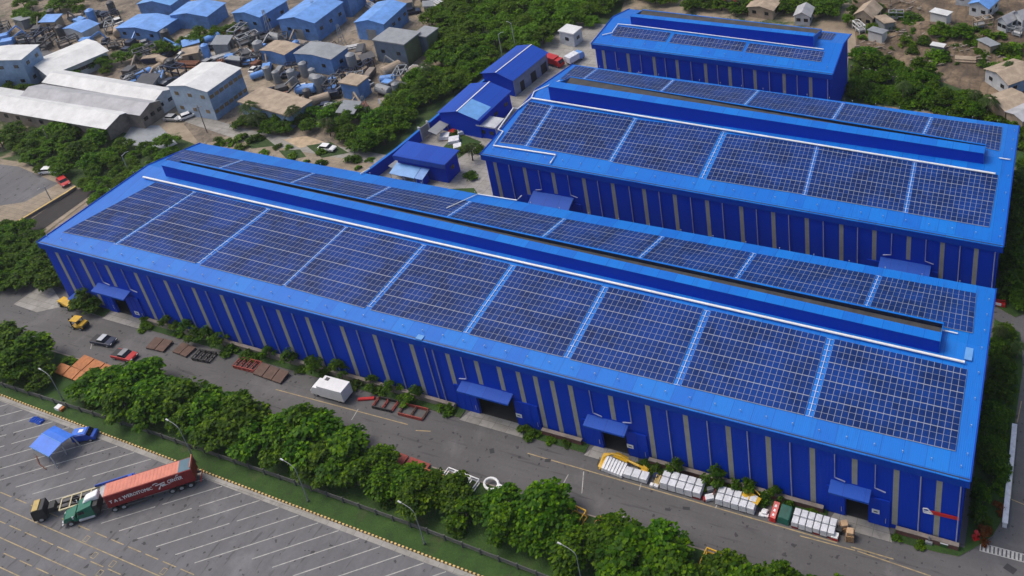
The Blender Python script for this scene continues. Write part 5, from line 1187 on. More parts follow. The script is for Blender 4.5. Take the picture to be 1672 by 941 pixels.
wood([(1392, 20), (1672, 60), (1672, 140), (1560, 110), (1400, 70)], 36, 2.8, 21, 'low scrub bush on the brown hillside', 'scrub on the hillside', [SHRUB], 1.0, 2.2)
wood([(340, 236), (390, 218), (620, 262), (600, 280), (440, 262)], 16, 2.5, 31, 'small bush among the broken concrete pads behind the longest warehouse', 'bushes on the concrete pads', [SHRUB], .7, 1.4)
p = at(772, 262); tree(PALM, (p[0], p[1], 0), 'spreading palm between the blue sheds and the middle warehouse', 'palms in the courtyard', .85)
for u, v in ((757, 245), (782, 246), (770, 290), (745, 220)): p = at(u, v); tree(SHRUB, (p[0], p[1], 0), 'green shrub in the courtyard of the blue sheds', 'shrubs in the courtyard', 1.2)
# ------------------------------------------------------------------ sheds of the courtyard and the surroundings
def pv(p): return Vector(at(*p))
def building(name, label, cat, P0, P1, P2, h, rise, wall, roof, ridge='w', win=(0, 0, 0), over=.35, wall2=None, flat=False, door=None, depth=None, winmat=None, z0=-.15, group=None):
    """P1 nearest ground corner, P0 the other end of the front face, P2 the far end of the right face (photo pixels)"""
    a, b, c = pv(P0), pv(P1), pv(P2); u = a - b; Lu = u.length; u.normalize(); w = Vector((u.y, -u.x, 0))
    if w.dot(c - b) < 0: w = -w
    Lw = depth or abs((c - b).dot(w)); rz = math.atan2(-u.y, -u.x)
    t = thing(name, label, cat, (b.x, b.y, z0), rz, group); X = -Lu; h = h - z0     # local x from X (P0) to 0 (P1), y from 0 to Lw
    mb = MB(); mb.poly([(X, 0, 0), (0, 0, 0), (0, 0, h), (X, 0, h)], 0); mb.poly([(0, 0, 0), (0, Lw, 0), (0, Lw, h), (0, 0, h)], 1)
    mb.poly([(0, Lw, 0), (X, Lw, 0), (X, Lw, h), (0, Lw, h)], 0); mb.poly([(X, Lw, 0), (X, 0, 0), (X, 0, h), (X, Lw, h)], 1)
    if not flat:
        if ridge == 'w':
            for y in (0, Lw): mb.poly([(X, y, h), (0, y, h), (X / 2, y, h + rise)], 0)
        else:
            for x in (0, X): mb.poly([(x, 0, h), (x, Lw, h), (x, Lw / 2, h + rise)], 1)
    mb.build('wall', [wall, wall2 or wall], t)
    mb = MB(); o = over; e = .12
    if flat: mb.box(X - o, -o, h + .003, o, Lw + o, h + .35)
    elif ridge == 'w':
        k = rise / (-X / 2) * o
        for x0, x1 in ((X - o, X / 2), (o, X / 2)):
            q = [(x0, -o, h - k + e), (x1, -o, h + rise + e), (x1, Lw + o, h + rise + e), (x0, Lw + o, h - k + e)]
            mb.slab(q if x0 > x1 else q[::-1], .1)
    else:
        k = rise / (Lw / 2) * o
        for y0, y1 in ((-o, Lw / 2), (Lw + o, Lw / 2)):
            q = [(X - o, y0, h - k + e), (o, y0, h - k + e), (o, y1, h + rise + e), (X - o, y1, h + rise + e)]
            mb.slab(q if y0 < y1 else q[::-1], .1)
    mb.build('roof', roof, t)
    rows, nu, nw = win; w0 = None
    for r in range(rows):
        z = h * (r + .55) / max(rows, 1) if rows > 1 else h * .55
        for k in range(nu):
            mbw = MB(); mbw.box(-.6, -.05, -.5, .6, .02, .5); ob = mbw.build('window', winmat or GLASS, t); ob.location = (X * (k + .5) / nu, -.03, z)
        for k in range(nw):
            mbw = MB(); mbw.box(-.02, -.6, -.5, .05, .6, .5); ob = mbw.build('window', winmat or GLASS, t); ob.location = (.03, Lw * (k + .5) / nw, z)
    if door: ob = MB().box(-door / 2, -.06, .15, door / 2, .02, min(h * .75, 3.6)).build('door', MGREY, t); ob.location = (X * .5, -.03, 0)
    t['dims'] = [Lu, Lw, h]; return t, -X, Lw, h
# courtyard
t, Lu, Lw, h = building('shed', 'flat roofed blue shed with pale lean-to roofs, just behind the longest warehouse', 'shed', (655, 284), (733, 299), (753, 279), 5.2, 0, WALLB, ROOFD, flat=True, win=(1, 0, 1), over=.5)
MB().box(-Lu - .55, -.62, h - .9, .55, -.51, h + .3).build('front_fascia', ROOFD, t)
for x0, x1, m in ((-Lu - .3, -Lu + 3.2, LBLUE), (-Lu + 3.3, -Lu + 6.3, LBLUE), (-Lu + 6.5, -Lu + 8.6, BBLUE)):
    mb = MB(); mb.slab([(x0, -3.2, 2.6), (x1, -3.2, 2.5), (x1, -.1, 3.3), (x0, -.1, 3.4)], .1); [mb.tube([(x, -3.0, 0), (x, -3.0, 2.5)], .07, 6) for x in (x0 + .2, x1 - .2)]; mb.build('lean_to', m, t)
mb = MB(); mb.box(-Lu + 6.6, -2.9, .1, -Lu + 8.4, -.6, 2.2); mb.build('cabin', WALLB, t, bevel=.2)
t, Lu, Lw, h = building('shed', 'gabled blue shed with a pale blue roof patch and white ridge line', 'shed', (724, 213), (788, 226), (834, 178), 5.3, 1.5, WALLB, ROOFD, win=(1, 0, 3), over=.4)
def roof_patch(t, Lu, Lw, h, rise, f0, f1, y0, y1, m, name='roof_patch'):
    z = lambda f: h + rise * (1 - f) + .14
    MB().slab([(-Lu / 2 + Lu / 2 * f0, y0, z(f0)), (-Lu / 2 + Lu / 2 * f1, y0, z(f1)), (-Lu / 2 + Lu / 2 * f1, y1, z(f1)), (-Lu / 2 + Lu / 2 * f0, y1, z(f0))], .012).build(name, m, t)
roof_patch(t, Lu, Lw, h, 1.5, .04, .97, -.38, Lw * .42, LBLUE)
MB().beam((-Lu / 2, -.4, h + 1.66), (-Lu / 2, Lw + .4, h + 1.66), .28, .08).build('ridge_cap', WHITE, t)
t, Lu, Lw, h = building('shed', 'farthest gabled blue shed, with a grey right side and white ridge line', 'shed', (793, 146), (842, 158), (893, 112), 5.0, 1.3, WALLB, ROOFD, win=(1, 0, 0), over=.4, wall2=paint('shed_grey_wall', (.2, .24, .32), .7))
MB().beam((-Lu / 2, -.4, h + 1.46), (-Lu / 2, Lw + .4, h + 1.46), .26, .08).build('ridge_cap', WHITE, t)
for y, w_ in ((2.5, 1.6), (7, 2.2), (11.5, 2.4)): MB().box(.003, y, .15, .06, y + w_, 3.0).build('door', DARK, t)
building('gatehouse', 'small grey framed gatehouse with a blue front against the middle warehouse', 'gatehouse', (784, 224), (812, 229), (824, 215), 3.4, 0, WALLB, WWALL, flat=True, win=(1, 2, 1), over=.3, wall2=WWALL)
wl = [(600, 300), (650, 262), (688, 230)]; wl2 = [(703, 218), (727, 198), (795, 146)]
wallseg('boundary_wall', 'blue sheet boundary wall between wood and courtyard, nearer section', 'wall', [at(*p)[:2] for p in wl], 3.0, .5, WALLB, ROOF)
wallseg('boundary_wall', 'blue sheet boundary wall behind the grey gate, farther section', 'wall', [at(*p)[:2] for p in wl2], 3.0, .5, WALLB, ROOF)
g0, g1 = Vector(at(689, 229)), Vector(at(702, 219)); t = thing('gate', 'pale grey metal gate in the blue boundary wall', 'gate', g0, math.atan2((g1 - g0).y, (g1 - g0).x)); L = (g1 - g0).length
MB().box(.1, -.08, .1, L - .1, .08, 3.3).build('leaf', MGREY, t); MB().box(-.2, -.35, 0, .095, .35, 3.8).build('pillar', WWALL, t); MB().box(L - .095, -.35, 0, L + .2, .35, 3.8).build('pillar', WWALL, t)
for lb, a, b in (('grey sloping shelter roof inside the boundary wall by the flat blue shed', (640, 288), (668, 266)), ('grey sloping shelter roof inside the boundary wall beyond the gate', (704, 230), (724, 213))):
    A, B = Vector(at(*a)), Vector(at(*b)); t = thing('lean_to_shelter', lb, 'shelter', A, math.atan2((B - A).y, (B - A).x)); L = (B - A).length
    MB().slab([(0, -2.2, 2.3), (L, -2.2, 2.3), (L, .4, 2.8), (0, .4, 2.8)], .1).build('roof', MGREY, t)
    for x in (.3, L - .3): MB().tube([(x, -2.0, 0), (x, -2.0, 2.2)], .07, 6).build('post', STEEL, t)
for i, (u, v, w_, d_, m, lb) in enumerate(((727, 226, 2.6, 2.0, WRAP, 'white sheeted stack left in the courtyard'), (742, 232, 2.8, 2.2, WRAP, 'white sheeted stack in the middle of the courtyard'), (748, 243, 2.2, 1.8, WRAP, 'white sheeted stack nearest the longest warehouse in the courtyard'), (741, 219, 2.4, 1.6, RED, 'red and white bundle against the gabled blue shed'), (757, 217, 3.2, 1.8, WRAP, 'white sheeted stack against the gabled blue shed'))):
    p = at(u, v); t = thing('sheeted_stack', lb, 'stack', p, R(20 + 7 * i)); MB().hexa([(-w_ / 2, -d_ / 2, 0), (w_ / 2, -d_ / 2, 0), (w_ / 2, d_ / 2, 0), (-w_ / 2, d_ / 2, 0), (-w_ / 2 + .2, -d_ / 2 + .1, .9), (w_ / 2 - .1, -d_ / 2 + .2, 1.0), (w_ / 2 - .2, d_ / 2, 1.2), (-w_ / 2 + .1, d_ / 2 - .1, 1.1)]).build('sheet', m, t, bevel=.1); MB().box(-w_ / 2 + .1, -d_ / 2 - .02, 0, w_ / 2 - .1, -d_ / 2 + .06, .14).build('pallet', WOOD, t)
def truck(label, loc, rz, body, cabm, L=6.5, name='truck', group=None):
    t = thing(name, label, 'truck', loc, rz, group); MB().box(-L / 2, -1.15, .8, L / 2 - 1.9, 1.15, 2.6).build('cargo_box', body, t, bevel=.05)
    MB().profile([(L / 2 - 1.8, .5), (L / 2 - 1.8, 2.3), (L / 2 - .5, 2.3), (L / 2, 1.4), (L / 2, .5)], -1.05, 1.05).build('cab', cabm, t, bevel=.06)
    MB().hexa([(L / 2 - .45, -.9, 2.2), (L / 2 + .02, -.9, 1.45), (L / 2 + .02, .9, 1.45), (L / 2 - .45, .9, 2.2), (L / 2 - .42, -.9, 2.25), (L / 2 + .06, -.9, 1.48), (L / 2 + .06, .9, 1.48), (L / 2 - .42, .9, 2.25)]).build('windscreen', GLASS, t)
    MB().box(-L / 2 + .1, -.8, .5, L / 2 - .1, .8, .79).build('chassis', DARK, t); wheels(t, (-L / 2 + 1.2, L / 2 - 1), .85, .42, .3); return t
p = at(905, 106); truck('red truck parked behind the left end of the middle warehouse', p, R(-12), RED, RED, 6.0)
p = at(950, 95); truck('white and blue truck parked left of the farthest warehouse', (p[0] - 1, p[1] - 2, 0), R(70), WRAP, BBLUE, 5.5)
building('cabin', 'small white cube cabin with a teal roof edge on the pale concrete pad', 'cabin', (916, 72), (939, 77), (950, 66), 4.0, 0, WWALL, WROOF, flat=True, win=(1, 1, 1), over=.25)
# far left
building('storehouse', 'tall pale storehouse cut by the left edge of the photo', 'storehouse', (-40, 150), (55, 143), (80, 118), 9.0, .5, BWALL, WROOF, win=(2, 4, 2), depth=8)
building('long_shed', 'long white roofed shed with a windowed wall, upper left', 'shed', (58, 124), (90, 144), (194, 111), 4.2, 1.0, WWALL, WROOF, win=(1, 0, 12), over=.6)
building('long_shed', 'lowest and nearest of the three long grey white sheds on the left', 'shed', (-120, 176), (182, 229), (234, 201), 3.8, 1.1, LEDG, WROOF, 'u', win=(1, 16, 0), over=.6)
building('long_shed', 'middle one of the three long sheds on the left, with the greyest roof', 'shed', (45, 182), (238, 210), (276, 188), 4.4, 1.2, LEDG, GROOF, 'u', win=(1, 0, 3), over=.5)
building('long_shed', 'farthest of the three long sheds on the left, ending at the two storey white block', 'shed', (84, 158), (262, 190), (294, 172), 4.9, 1.1, WWALL, WROOF, 'u', win=(1, 4, 2), over=.5)
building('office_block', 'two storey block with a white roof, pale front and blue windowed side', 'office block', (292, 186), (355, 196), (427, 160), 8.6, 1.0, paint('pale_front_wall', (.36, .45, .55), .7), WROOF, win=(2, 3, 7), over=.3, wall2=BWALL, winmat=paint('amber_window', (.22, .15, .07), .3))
building('workshop', 'low flat roofed workshop with a pale wall right of the two storey block', 'workshop', (397, 186), (478, 210), (516, 186), 3.6, 0, BWALL, TAN, flat=True, win=(1, 5, 2), over=.3)
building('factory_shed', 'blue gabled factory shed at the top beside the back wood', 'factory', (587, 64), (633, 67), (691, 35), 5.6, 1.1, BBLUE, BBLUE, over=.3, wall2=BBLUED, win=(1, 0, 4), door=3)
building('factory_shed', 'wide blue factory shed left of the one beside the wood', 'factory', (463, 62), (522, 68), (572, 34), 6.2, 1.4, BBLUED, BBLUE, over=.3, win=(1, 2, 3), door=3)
building('factory_shed', 'small blue factory shed between the far upper left and the wide blue shed', 'factory', (388, 47), (432, 54), (470, 26), 5.4, 1.0, BBLUED, BBLUE, over=.3, win=(1, 2, 2))
building('factory_shed', 'low faded blue factory roof nearest in the upper left', 'factory', (196, 62), (262, 68), (300, 46), 3.4, .9, BBLUED, BBLUE, 'w', over=.3, win=(1, 3, 0))
building('factory_shed', 'faded blue factory roof behind the low one in the upper left', 'factory', (285, 46), (345, 48), (372, 26), 4.4, 1.0, BBLUED, BBLUE, 'w', over=.3)
building('factory_shed', 'faded blue roof at the top edge above the wide blue shed', 'factory', (520, 26), (575, 28), (600, 6), 6.0, 1.3, BBLUED, BBLUE, over=.3)
building('factory_shed', 'pale blue curved roof shed at the top edge, left of the faded blue roofs', 'factory', (232, 26), (285, 28), (310, 8), 4.2, 1.3, BBLUED, LBLUE, over=.3)
building('factory_shed', 'small white and blue shed at the far upper left', 'factory', (110, 62), (140, 68), (165, 54), 3.2, .8, WWALL, BBLUE, over=.3)
building('tank_house', 'grey flat roofed tank house with olive right side, below the blue gabled factory', 'tank house', (618, 100), (668, 108), (686, 86), 6.6, 0, paint('slate_wall', (.1, .14, .2), .7), MGREY, flat=True, win=(1, 2, 0), over=.2, wall2=paint('olive_wall', (.12, .14, .07), .8))
building('tank_house', 'smaller dark tank house right of the olive sided one', 'tank house', (682, 88), (703, 92), (712, 76), 6.0, 0, paint('slate_wall_dark', (.07, .1, .15), .7), MGREY, flat=True, over=.2, wall2=paint('olive_wall', (.12, .14, .07), .8))
building('plant_house', 'blue and grey plant house in the middle of the junk yard', 'plant house', (488, 114), (548, 124), (560, 102), 5.2, .6, BBLUED, MGREY, over=.2, win=(1, 2, 1))
building('plant_house', 'narrow blue plant house at the right of the junk yard', 'plant house', (562, 160), (590, 165), (602, 150), 4.6, 0, BBLUED, TAN, flat=True, over=.3)
building('plant_house', 'low blue grey plant house left in the junk yard', 'plant house', (430, 100), (470, 108), (484, 90), 3.6, .5, BBLUED, TAN, over=.2)
# upper right houses
def house(label, P0, P1, P2, h, rise, wm, rm, **k): return building('house', label, 'house', P0, P1, P2, h, rise, wm, rm, over=.45, win=(1, 2, 2), **k)
house('white house with a grey tan roof and blue side at the right edge', (1608, 133), (1645, 158), (1695, 145), 3.6, 1.2, WWALL, TAN, wall2=BWALL)
house('house with a blue roof among trees in the upper right corner', (1582, 24), (1612, 32), (1642, 18), 3.6, 1.3, WWALL, BBLUE)
house('white walled small house below the blue roofed one', (1628, 48), (1642, 54), (1658, 44), 3.2, 1.2, WWALL, GROOF)
house('grey roofed house at the far right edge', (1652, 42), (1668, 52), (1700, 40), 4.0, 1.5, WWALL, GROOF)
house('pale roofed house at the top edge above the hillside', (1560, 8), (1600, 12), (1650, -6), 4.0, 1.2, WWALL, WROOF)
house('weathered tan house behind the right end of the farthest warehouse', (1396, 40), (1424, 46), (1440, 30), 3.4, 1.8, TAN, TAN)
house('grey roofed hut left of the weathered tan house', (1298, 40), (1322, 42), (1336, 28), 3.0, 1.2, WWALL, GROOF)
house('red roofed hut behind the farthest warehouse', (1182, 16), (1204, 18), (1216, 8), 3.0, 1.2, TAN, RUSTR)
house('tan roofed house behind the middle of the farthest warehouse', (1222, 26), (1262, 32), (1296, 8), 3.0, .8, TAN, TAN)
building('shelter', 'long tan awning below the white house at the right edge', 'awning', (1610, 176), (1640, 198), (1672, 178), 3.0, .6, TAN, TAN, over=.4)
building('shelter', 'grey tan awning cut by the right edge', 'awning', (1642, 200), (1668, 215), (1700, 195), 3.0, .6, TAN, GROOF, over=.4)
BF = [(1390, 118), (1440, 128), (1500, 150), (1560, 178), (1600, 196)]
t = thing('fence', 'dark concrete post fence on the bank behind the farthest warehouse', 'fence', at(*BF[0])); o0 = Vector(at(*BF[0])); P = [Vector(at(*q)) - o0 for q in BF]
for z in (.6, 1.1, 1.6):
    mb = MB(); [mb.beam((a.x, a.y, z), (b.x, b.y, z), .1, .3) for a, b in zip(P, P[1:])]; mb.build('rail', FEN, t)
for a, b in zip(P, P[1:]):
    for k in range(5): q = a.lerp(b, k / 5); MB().box(-.15, -.15, 0, .15, .15, 2.1).build('post', LEDG, t).location = q
# rubble heaps
def heap(label, loc, rx, ry, h, seed, mat=RUBBLE, rz=0):
    g = random.Random(seed); t = thing('rubble_heap', label, 'rubble', loc, rz, 'rubble heaps on the hillside'); mb = MB(); n, m = 18, 6; rows = []
    for j in range(m + 1):
        f = j / m; rows.append([((rx * (1 - f) * math.cos(2 * PI * i / n)) * g.uniform(.85, 1.15), ry * (1 - f) * math.sin(2 * PI * i / n) * g.uniform(.85, 1.15), -.2 + h * (f ** .8) * g.uniform(.75, 1.1)) for i in range(n)])
    for j in range(m):
        for i in range(n): k = (i + 1) % n; mb.poly([rows[j][i], rows[j][k], rows[j + 1][k], rows[j + 1][i]])
    mb.build('mound', mat, t)
    mb = MB()
    for k in range(14):
        a = g.uniform(0, 6.28); r_ = g.uniform(.2, .95); x, y = rx * r_ * math.cos(a), ry * r_ * math.sin(a); s = g.uniform(.3, .8); mb.beam((x - s, y, h * (1 - r_) * .8 + .1), (x + s, y + g.uniform(-1, 1), h * (1 - r_) * .8 + .4), .3, .25)
    mb.build('debris', LEDG, t)['kind'] = 'stuff'
for i, (u, v, rx, ry, h, lb) in enumerate(((1520, 50, 10, 6, 2.4, 'widest tan rubble heap in the middle of the hillside'), (1470, 62, 6, 4, 1.8, 'low tan rubble heap left of the widest one'), (1430, 80, 6, 3.5, 1.6, 'dark rubble heap behind the right corner of the farthest warehouse'), (1560, 84, 7, 3, 1.6, 'tan rubble heap below the widest one'), (1510, 100, 6, 3, 1.2, 'flat rubble heap just above the back fence'), (1470, 12, 8, 4, 2, 'tan rubble heap at the top edge'), (1620, 95, 5, 3, 1.4, 'rubble heap left of the white house'))):
    heap(lb, at(u, v), rx, ry, h, i, RUBBLE)
for px, mt in (([(420, 150), (470, 145), (500, 165), (440, 172)], TANC), ([(500, 140), (560, 130), (590, 145), (520, 165)], TANC), ([(300, 95), (370, 80), (410, 100), (330, 115)], CONC), ([(0, 70), (60, 78), (150, 100), (60, 118), (0, 100)], LOT), ([(430, 85), (500, 70), (560, 78), (470, 100)], CONC), ([(690, 115), (720, 112), (735, 125), (690, 135)], TANC), ([(340, 140), (420, 118), (450, 140), (400, 150)], TANC), ([(560, 170), (620, 160), (640, 190), (580, 205)], TANC)):
    psheet('concrete_slab', px, -.08 + .001 * len(bpy.data.objects) % .01, mt)
# junk yard: many small machines, frames, tanks and vehicles
PROTO = {}
def proto(kind, mats):
    key = (kind, tuple(m.name for m in mats)); 
    if key in PROTO: return PROTO[key]
    m = mats[0]; parts = []
    def add(n, mb, mt, **k): o = mb.build(n, mt, None, **k); parts.append(o)
    if kind == 'steel_frame':
        mb = MB(); [mb.beam((x, y, 0), (x, y, 2.6), .2, .2) for x in (-2.2, 0, 2.2) for y in (-1, 1)]; [mb.beam((-2.2, y, z), (2.2, y, z), .2, .2) for y in (-1, 1) for z in (1.3, 2.6)]; mb.beam((-2.2, -1, 2.6), (2.2, 1, 2.6), .16, .16); [mb.beam((x, -1, 2.6), (x, 1, 2.6), .2, .2) for x in (-2.2, 0, 2.2)]; add('frame', mb, m); add('deck', MB().box(-2.1, -.9, .5, .6, .9, 1.1), mats[-1])
    elif kind == 'storage_tank':
        add('tank', MB().tube([(-2.2, 0, 1.5), (-2, 0, 1.5), (2, 0, 1.5), (2.2, 0, 1.5)], [.7, 1.1, 1.1, .7], 16), m); add('saddle', MB().box(-1.5, -.8, 0, -1.1, .8, .9), DGREY); add('saddle', MB().box(1.1, -.8, 0, 1.5, .8, .9), DGREY)
    elif kind == 'hut':
        add('wall', MB().box(-2, -1.5, 0, 2, 1.5, 2.6), m); add('roof', MB().slab([(-2.3, -1.8, 2.65), (2.3, -1.8, 2.65), (2.3, 1.8, 3.2), (-2.3, 1.8, 3.2)], .12), mats[-1]); add('door', MB().box(-.5, -1.55, 0, .5, -1.503, 2.0), DGREY)
    elif kind == 'pipe_stack':
        mb = MB(); [mb.tube([(-2.6, -.9 + j * .6 + r * .3, .3 + r * .5), (2.6, -.9 + j * .6 + r * .3, .3 + r * .5)], .28, 8) for r in range(2) for j in range(4 - r)]; add('pipes', mb, m); add('bearer', MB().box(-1.8, -1.1, 0, -1.5, 1.2, .05), WOOD); add('bearer', MB().box(1.5, -1.1, 0, 1.8, 1.2, .05), WOOD)
    elif kind == 'machine':
        add('body', MB().box(-1.6, -1, .3, 1.0, 1, 1.7), m, bevel=.1); add('boom', MB().beam((.5, 0, 1.5), (3.2, .3, 3.0), .3, .35).beam((3.2, .3, 3.0), (4.2, .4, 1.0), .24, .24), mats[-1]); add('track', MB().box(-1.8, -1.2, 0, 1.3, -.7, .6).box(-1.8, .7, 0, 1.3, 1.2, .6), DARK)
    elif kind == 'parked_car':
        add('body', MB().profile([(-2.1, .3), (-2.1, .85), (1.0, .95), (2.0, .75), (2.1, .3)], -.85, .85), m, bevel=.05); add('cabin', MB().hexa([(-1.6, -.8, .9), (.9, -.8, .9), (.9, .8, .9), (-1.6, .8, .9), (-1.2, -.65, 1.4), (.3, -.65, 1.4), (.3, .65, 1.4), (-1.2, .65, 1.4)]), GLASS); add('roof', MB().box(-1.2, -.64, 1.402, .3, .64, 1.46), m)
        mb = MB(); [mb.tube([(x, y - .1, .32), (x, y + .1, .32)], .32, 12) for x in (-1.3, 1.3) for y in (-.75, .75)]; add('wheel', mb, DARK)
    elif kind == 'silo':
        add('shell', MB().tube([(0, 0, 0), (0, 0, 4.2), (0, 0, 4.7)], [1.1, 1.1, .35], 16), m); add('ladder', MB().box(1.12, -.2, .2, 1.2, .2, 4.3), STEEL)
    elif kind == 'skip':
        add('body', MB().profile([(-1.6, .3), (-2.1, 1.5), (2.1, 1.5), (1.6, .3)], -.9, .9), m); add('load', MB().box(-1.9, -.8, 1.503, 1.9, .8, 1.7), mats[-1])
    PROTO[key] = parts; return parts
used = set()
def spawn(kind, mats, loc, rz, label, cat, group, s=1.0):
    t = thing(kind, label, cat, loc, rz, group); t.scale = (s,) * 3
    for o in proto(kind, mats):
        if o.name in used: c = o.copy(); COL.objects.link(c)
        else: c = o; used.add(o.name)
        c.parent = t
CN = {'BBLUE': 'blue', 'WROOF': 'white', 'TAN': 'tan', 'MGREY': 'grey', 'DGREY': 'dark', 'RUST': 'rusty', 'NAVY': 'navy', 'RED': 'red', 'STEEL': 'silver'}
KS = [('steel_frame', 'steel frame', ('MGREY', 'DGREY', 'DGREY', 'NAVY')), ('storage_tank', 'tank', ('BBLUE', 'MGREY', 'TAN')), ('hut', 'hut', ('BBLUE', 'TAN', 'TAN', 'MGREY')), ('pipe_stack', 'pipe stack', ('STEEL', 'TAN', 'RUST')), ('silo', 'upright tank', ('BBLUE', 'MGREY', 'DGREY')), ('skip', 'skip', ('BBLUE', 'NAVY', 'RUST', 'MGREY')), ('machine', 'machine', ('NAVY', 'BBLUE', 'DGREY', 'RUST')), ('parked_car', 'car', ('WROOF', 'NAVY', 'NAVY', 'MGREY'))]
REFS = [((324, 160), 'two storey block'), ((450, 190), 'flat roofed workshop'), ((520, 110), 'blue grey plant house'), ((575, 155), 'narrow blue plant house'), ((640, 90), 'olive sided tank house'), ((490, 45), 'wide blue factory'), ((610, 45), 'blue gabled factory'), ((240, 50), 'faded blue roofs'), ((130, 105), 'long white roofed shed'), ((50, 60), 'upper left corner'), ((410, 45), 'small blue factory'), ((550, 200), 'junk yard front trees')]
AV = []
for o in list(THINGS):
    if 'dims' in o.keys(): AV.append((o.location.x - o['dims'][0] - 1, o.location.y - 2, o.location.x + 2, o.location.y + o['dims'][1] + 1))
regions = [([(400, 75), (470, 70), (580, 75), (610, 110), (600, 180), (560, 205), (480, 175), (430, 150)], 58, 3.3), ([(180, 75), (290, 68), (400, 50), (480, 75), (430, 110), (330, 110), (240, 110)], 52, 3.6), ([(0, 45), (190, 20), (200, 60), (160, 80), (0, 75)], 34, 4.2), ([(200, 120), (290, 115), (285, 150), (240, 150)], 18, 2.6), ([(640, 110), (690, 110), (660, 150), (620, 180)], 18, 2.4), ([(580, 10), (590, 0), (690, -5), (720, 10), (700, 30)], 8, 4)]
for ri, (poly, n, dm) in enumerate(regions):
    for x, y in scatter(poly, n, dm, 300 + ri, AV):
        k, nm, cs = rnd.choices(KS, (4, 2, 1.2, 2, 3.5, 3, 4, 4.5))[0]; c = rnd.choice(cs); m = globals()[c]; m2 = globals()[rnd.choice(('MGREY', 'TAN', 'DGREY', 'BBLUE', 'LEDG'))]
        u, v = pix((x, y, 0)); ref = min(REFS, key=lambda r: (r[0][0] - u) ** 2 + (1.6 * (r[0][1] - v)) ** 2)[1]
        spawn(k, (m, m2), (x, y, -.1), rnd.uniform(0, 3.14), '%s %s near the %s' % (CN[c], nm, ref), nm, 'clutter of the junk yard', rnd.uniform(.8, 1.35))
for x, y in scatter([(1400, 20), (1672, 40), (1672, 110), (1600, 110), (1480, 90), (1400, 60)], 11, 6, 77, AV):
    k, nm = rnd.choice((('hut', 'hut'), ('steel_frame', 'scrap frame'), ('pipe_stack', 'pipe stack'), ('hut', 'hut'))); c = rnd.choice(('WROOF', 'TAN', 'MGREY')); u, v = pix((x, y, 0))
    ref = min((((1520, 50), 'widest rubble heap'), ((1625, 130), 'white house'), ((1430, 50), 'weathered tan house'), ((1610, 40), 'blue roofed house'), ((1500, 95), 'back fence')), key=lambda r: (r[0][0] - u) ** 2 + (1.6 * (r[0][1] - v)) ** 2)[1]
    spawn(k, (globals()[c], globals()[rnd.choice(('MGREY', 'TAN', 'WROOF'))]), (x, y, -.1), rnd.uniform(0, 3.14), '%s %s on the hillside near the %s' % (CN[c], nm, ref), nm, 'huts and scrap on the hillside', rnd.uniform(.8, 1.2))
# cars along the left lane and in the far left lot
for u, v, lb, m, rz in ((82, 282, 'white car at the hedge end of the far left lot', WHITE, 20), (308, 192, 'white car beside the two storey block', WHITE, 60), (283, 196, 'pale car in front of the far long shed', STEEL, 10), (105, 300, 'small red car on the far left lot', RED, -20), (535, 245, 'white van like car on the concrete yard', WHITE, 5)):
    car('parked_car', lb, 'car', at(u, v), R(rz), 4.4, 1.8, m)
# drain along the left lot
psheet('drain', [(30, 372), (120, 312), (155, 300), (158, 312), (60, 382)], -.02, paint('drain_dark', (.035, .03, .028), .9))
t = wallseg('kerb_wall', 'low yellow topped wall along the dark drain at the far left', 'wall', [at(30, 366)[:2], at(110, 318)[:2], at(125, 308)[:2]], .6, .3, LEDG, KERBY)
# poles
def pole(u, v, h, lb, arm=True):
    p = at(u, v); t = thing('utility_pole', lb, 'pole', (p[0], p[1], 0), rnd.uniform(0, 6)); MB().tube([(0, 0, 0), (.05, 0, h)], [.14, .09], 8).build('shaft', LEDG if not arm else STEEL, t)
    if arm: MB().tube([(0, 0, h - .2), (.9, 0, h + .3), (1.6, 0, h + .2)], .06, 6).build('arm', STEEL, t)
    else: MB().beam((-.9, 0, h - .6), (.9, 0, h - .6), .12, .12).build('crossarm', LEDG, t)
for u, v, h, lb, a in ((820, 92, 7, 'lamp pole left of the two behind the farthest blue shed', True), (843, 84, 9, 'tall lamp pole behind the farthest blue shed', True), (338, 216, 8, 'concrete pole in front of the two storey block', False), (84, 240, 6, 'pole in the green belt at the left', False), (213, 288, 6, 'leaning lamp pole in the green belt near the warehouse gable', True), (84, 328, 4, 'dark post in the far left lot', True), (1453, 20, 7, 'pole among the hillside rubble', False), (1625, 262, 7, 'thin pole right of the middle warehouse', True)): pole(u, v, h, lb, a)
for u, v, lb, h in ((443, 60, 'lattice mast by the small blue factory', 9), (520, 40, 'lattice mast in front of the wide blue factory', 8), (560, 75, 'lattice mast in the junk yard', 7), (600, 190, 'short lattice mast at the wood edge', 6)):
    p = at(u, v); t = thing('lattice_mast', lb, 'mast', p); mb = MB(); [mb.beam((x, y, 0), (x * .3, y * .3, h), .12, .12) for x in (-.7, .7) for y in (-.7, .7)]; mb.build('leg', STEEL, t) if False else None
    for x in (-.7, .7):
        for y in (-.7, .7): MB().beam((x, y, 0), (x * .3, y * .3, h), .14, .14).build('leg', STEEL, t)
    mb = MB(); [mb.beam((-.7 * (1 - .7 * k / 6), s * .7 * (1 - .7 * k / 6), h * k / 6), (.7 * (1 - .7 * (k + 1) / 6), s * .7 * (1 - .7 * (k + 1) / 6), h * (k + 1) / 6), .08, .08) for k in range(6) for s in (-1, 1)]; mb.build('lattice', STEEL, t)
for o in THINGS:
    if 'dims' in o.keys(): del o['dims']
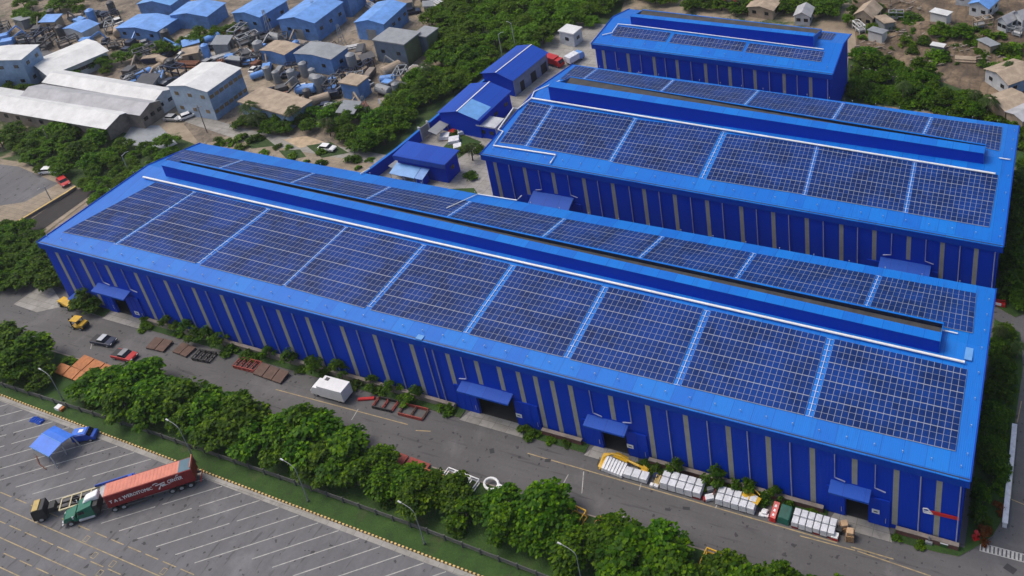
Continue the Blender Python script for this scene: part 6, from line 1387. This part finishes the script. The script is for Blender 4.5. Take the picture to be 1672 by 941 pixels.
# ------------------------------------------------------------------ camera, light, world
cam = bpy.data.cameras.new('Camera'); co = bpy.data.objects.new('Camera', cam); COL.objects.link(co)
co.location = CAM
from mathutils import Matrix
Mw = Matrix([[*MC[0], CAM[0]], [*MC[1], CAM[1]], [*MC[2], CAM[2]], [0, 0, 0, 1]]); co.matrix_world = Mw
cam.sensor_fit = 'HORIZONTAL'; cam.sensor_width = 36; cam.lens = F / W0 * 36
cam.shift_x = (W0 / 2 - CX) / W0; cam.shift_y = (CY - H0 / 2) / W0
cam.clip_start = 1; cam.clip_end = 4000
SC.camera = co
SUN_EL, SUN_AZ = 60.0, 262.0     # degrees; azimuth clockwise from +Y
w = bpy.data.worlds.new('World'); SC.world = w; w.use_nodes = True; nt = w.node_tree
sky = nt.nodes.new('ShaderNodeTexSky'); sky.sky_type = 'NISHITA'; sky.sun_disc = False
sky.sun_elevation = R(SUN_EL); sky.sun_rotation = R(SUN_AZ); sky.dust_density = 4.0; sky.air_density = 1.0; sky.ozone_density = .6
bg = nt.nodes['Background']; bg.inputs['Strength'].default_value = SKYS
nt.links.new(sky.outputs[0], bg.inputs[0])
sl = bpy.data.lights.new('sun', 'SUN'); sl.energy = SUNE; sl.angle = R(30); sl.color = (1, .96, .9)
so = bpy.data.objects.new('sun', sl); COL.objects.link(so)
d = Vector((math.sin(R(SUN_AZ)) * math.cos(R(SUN_EL)), math.cos(R(SUN_AZ)) * math.cos(R(SUN_EL)), math.sin(R(SUN_EL))))
so.rotation_euler = d.to_track_quat('Z', 'Y').to_euler(); so.location = (100, 100, 200)
SC.view_settings.view_transform = 'Standard'; SC.view_settings.look = 'None'; SC.view_settings.exposure = EXPO; SC.view_settings.gamma = 1
hm = bpy.data.materials.new('haze_air'); hm.use_nodes = True; hn = hm.node_tree; hn.nodes.remove(hn.nodes['Principled BSDF'])
pvn = hn.nodes.new('ShaderNodeVolumePrincipled'); pvn.inputs['Color'].default_value = (.86, .9, .95, 1); pvn.inputs['Density'].default_value = HAZE; pvn.inputs['Anisotropy'].default_value = .2
hn.links.new(pvn.outputs[0], hn.nodes['Material Output'].inputs['Volume'])
ho = MB().box(-1400, -500, -1.3, 1400, 1700, 134).build('haze', hm); ho['kind'] = 'stuff'
finish_labels()
for o in THINGS:
    if 'shared' in o.keys(): del o['shared']
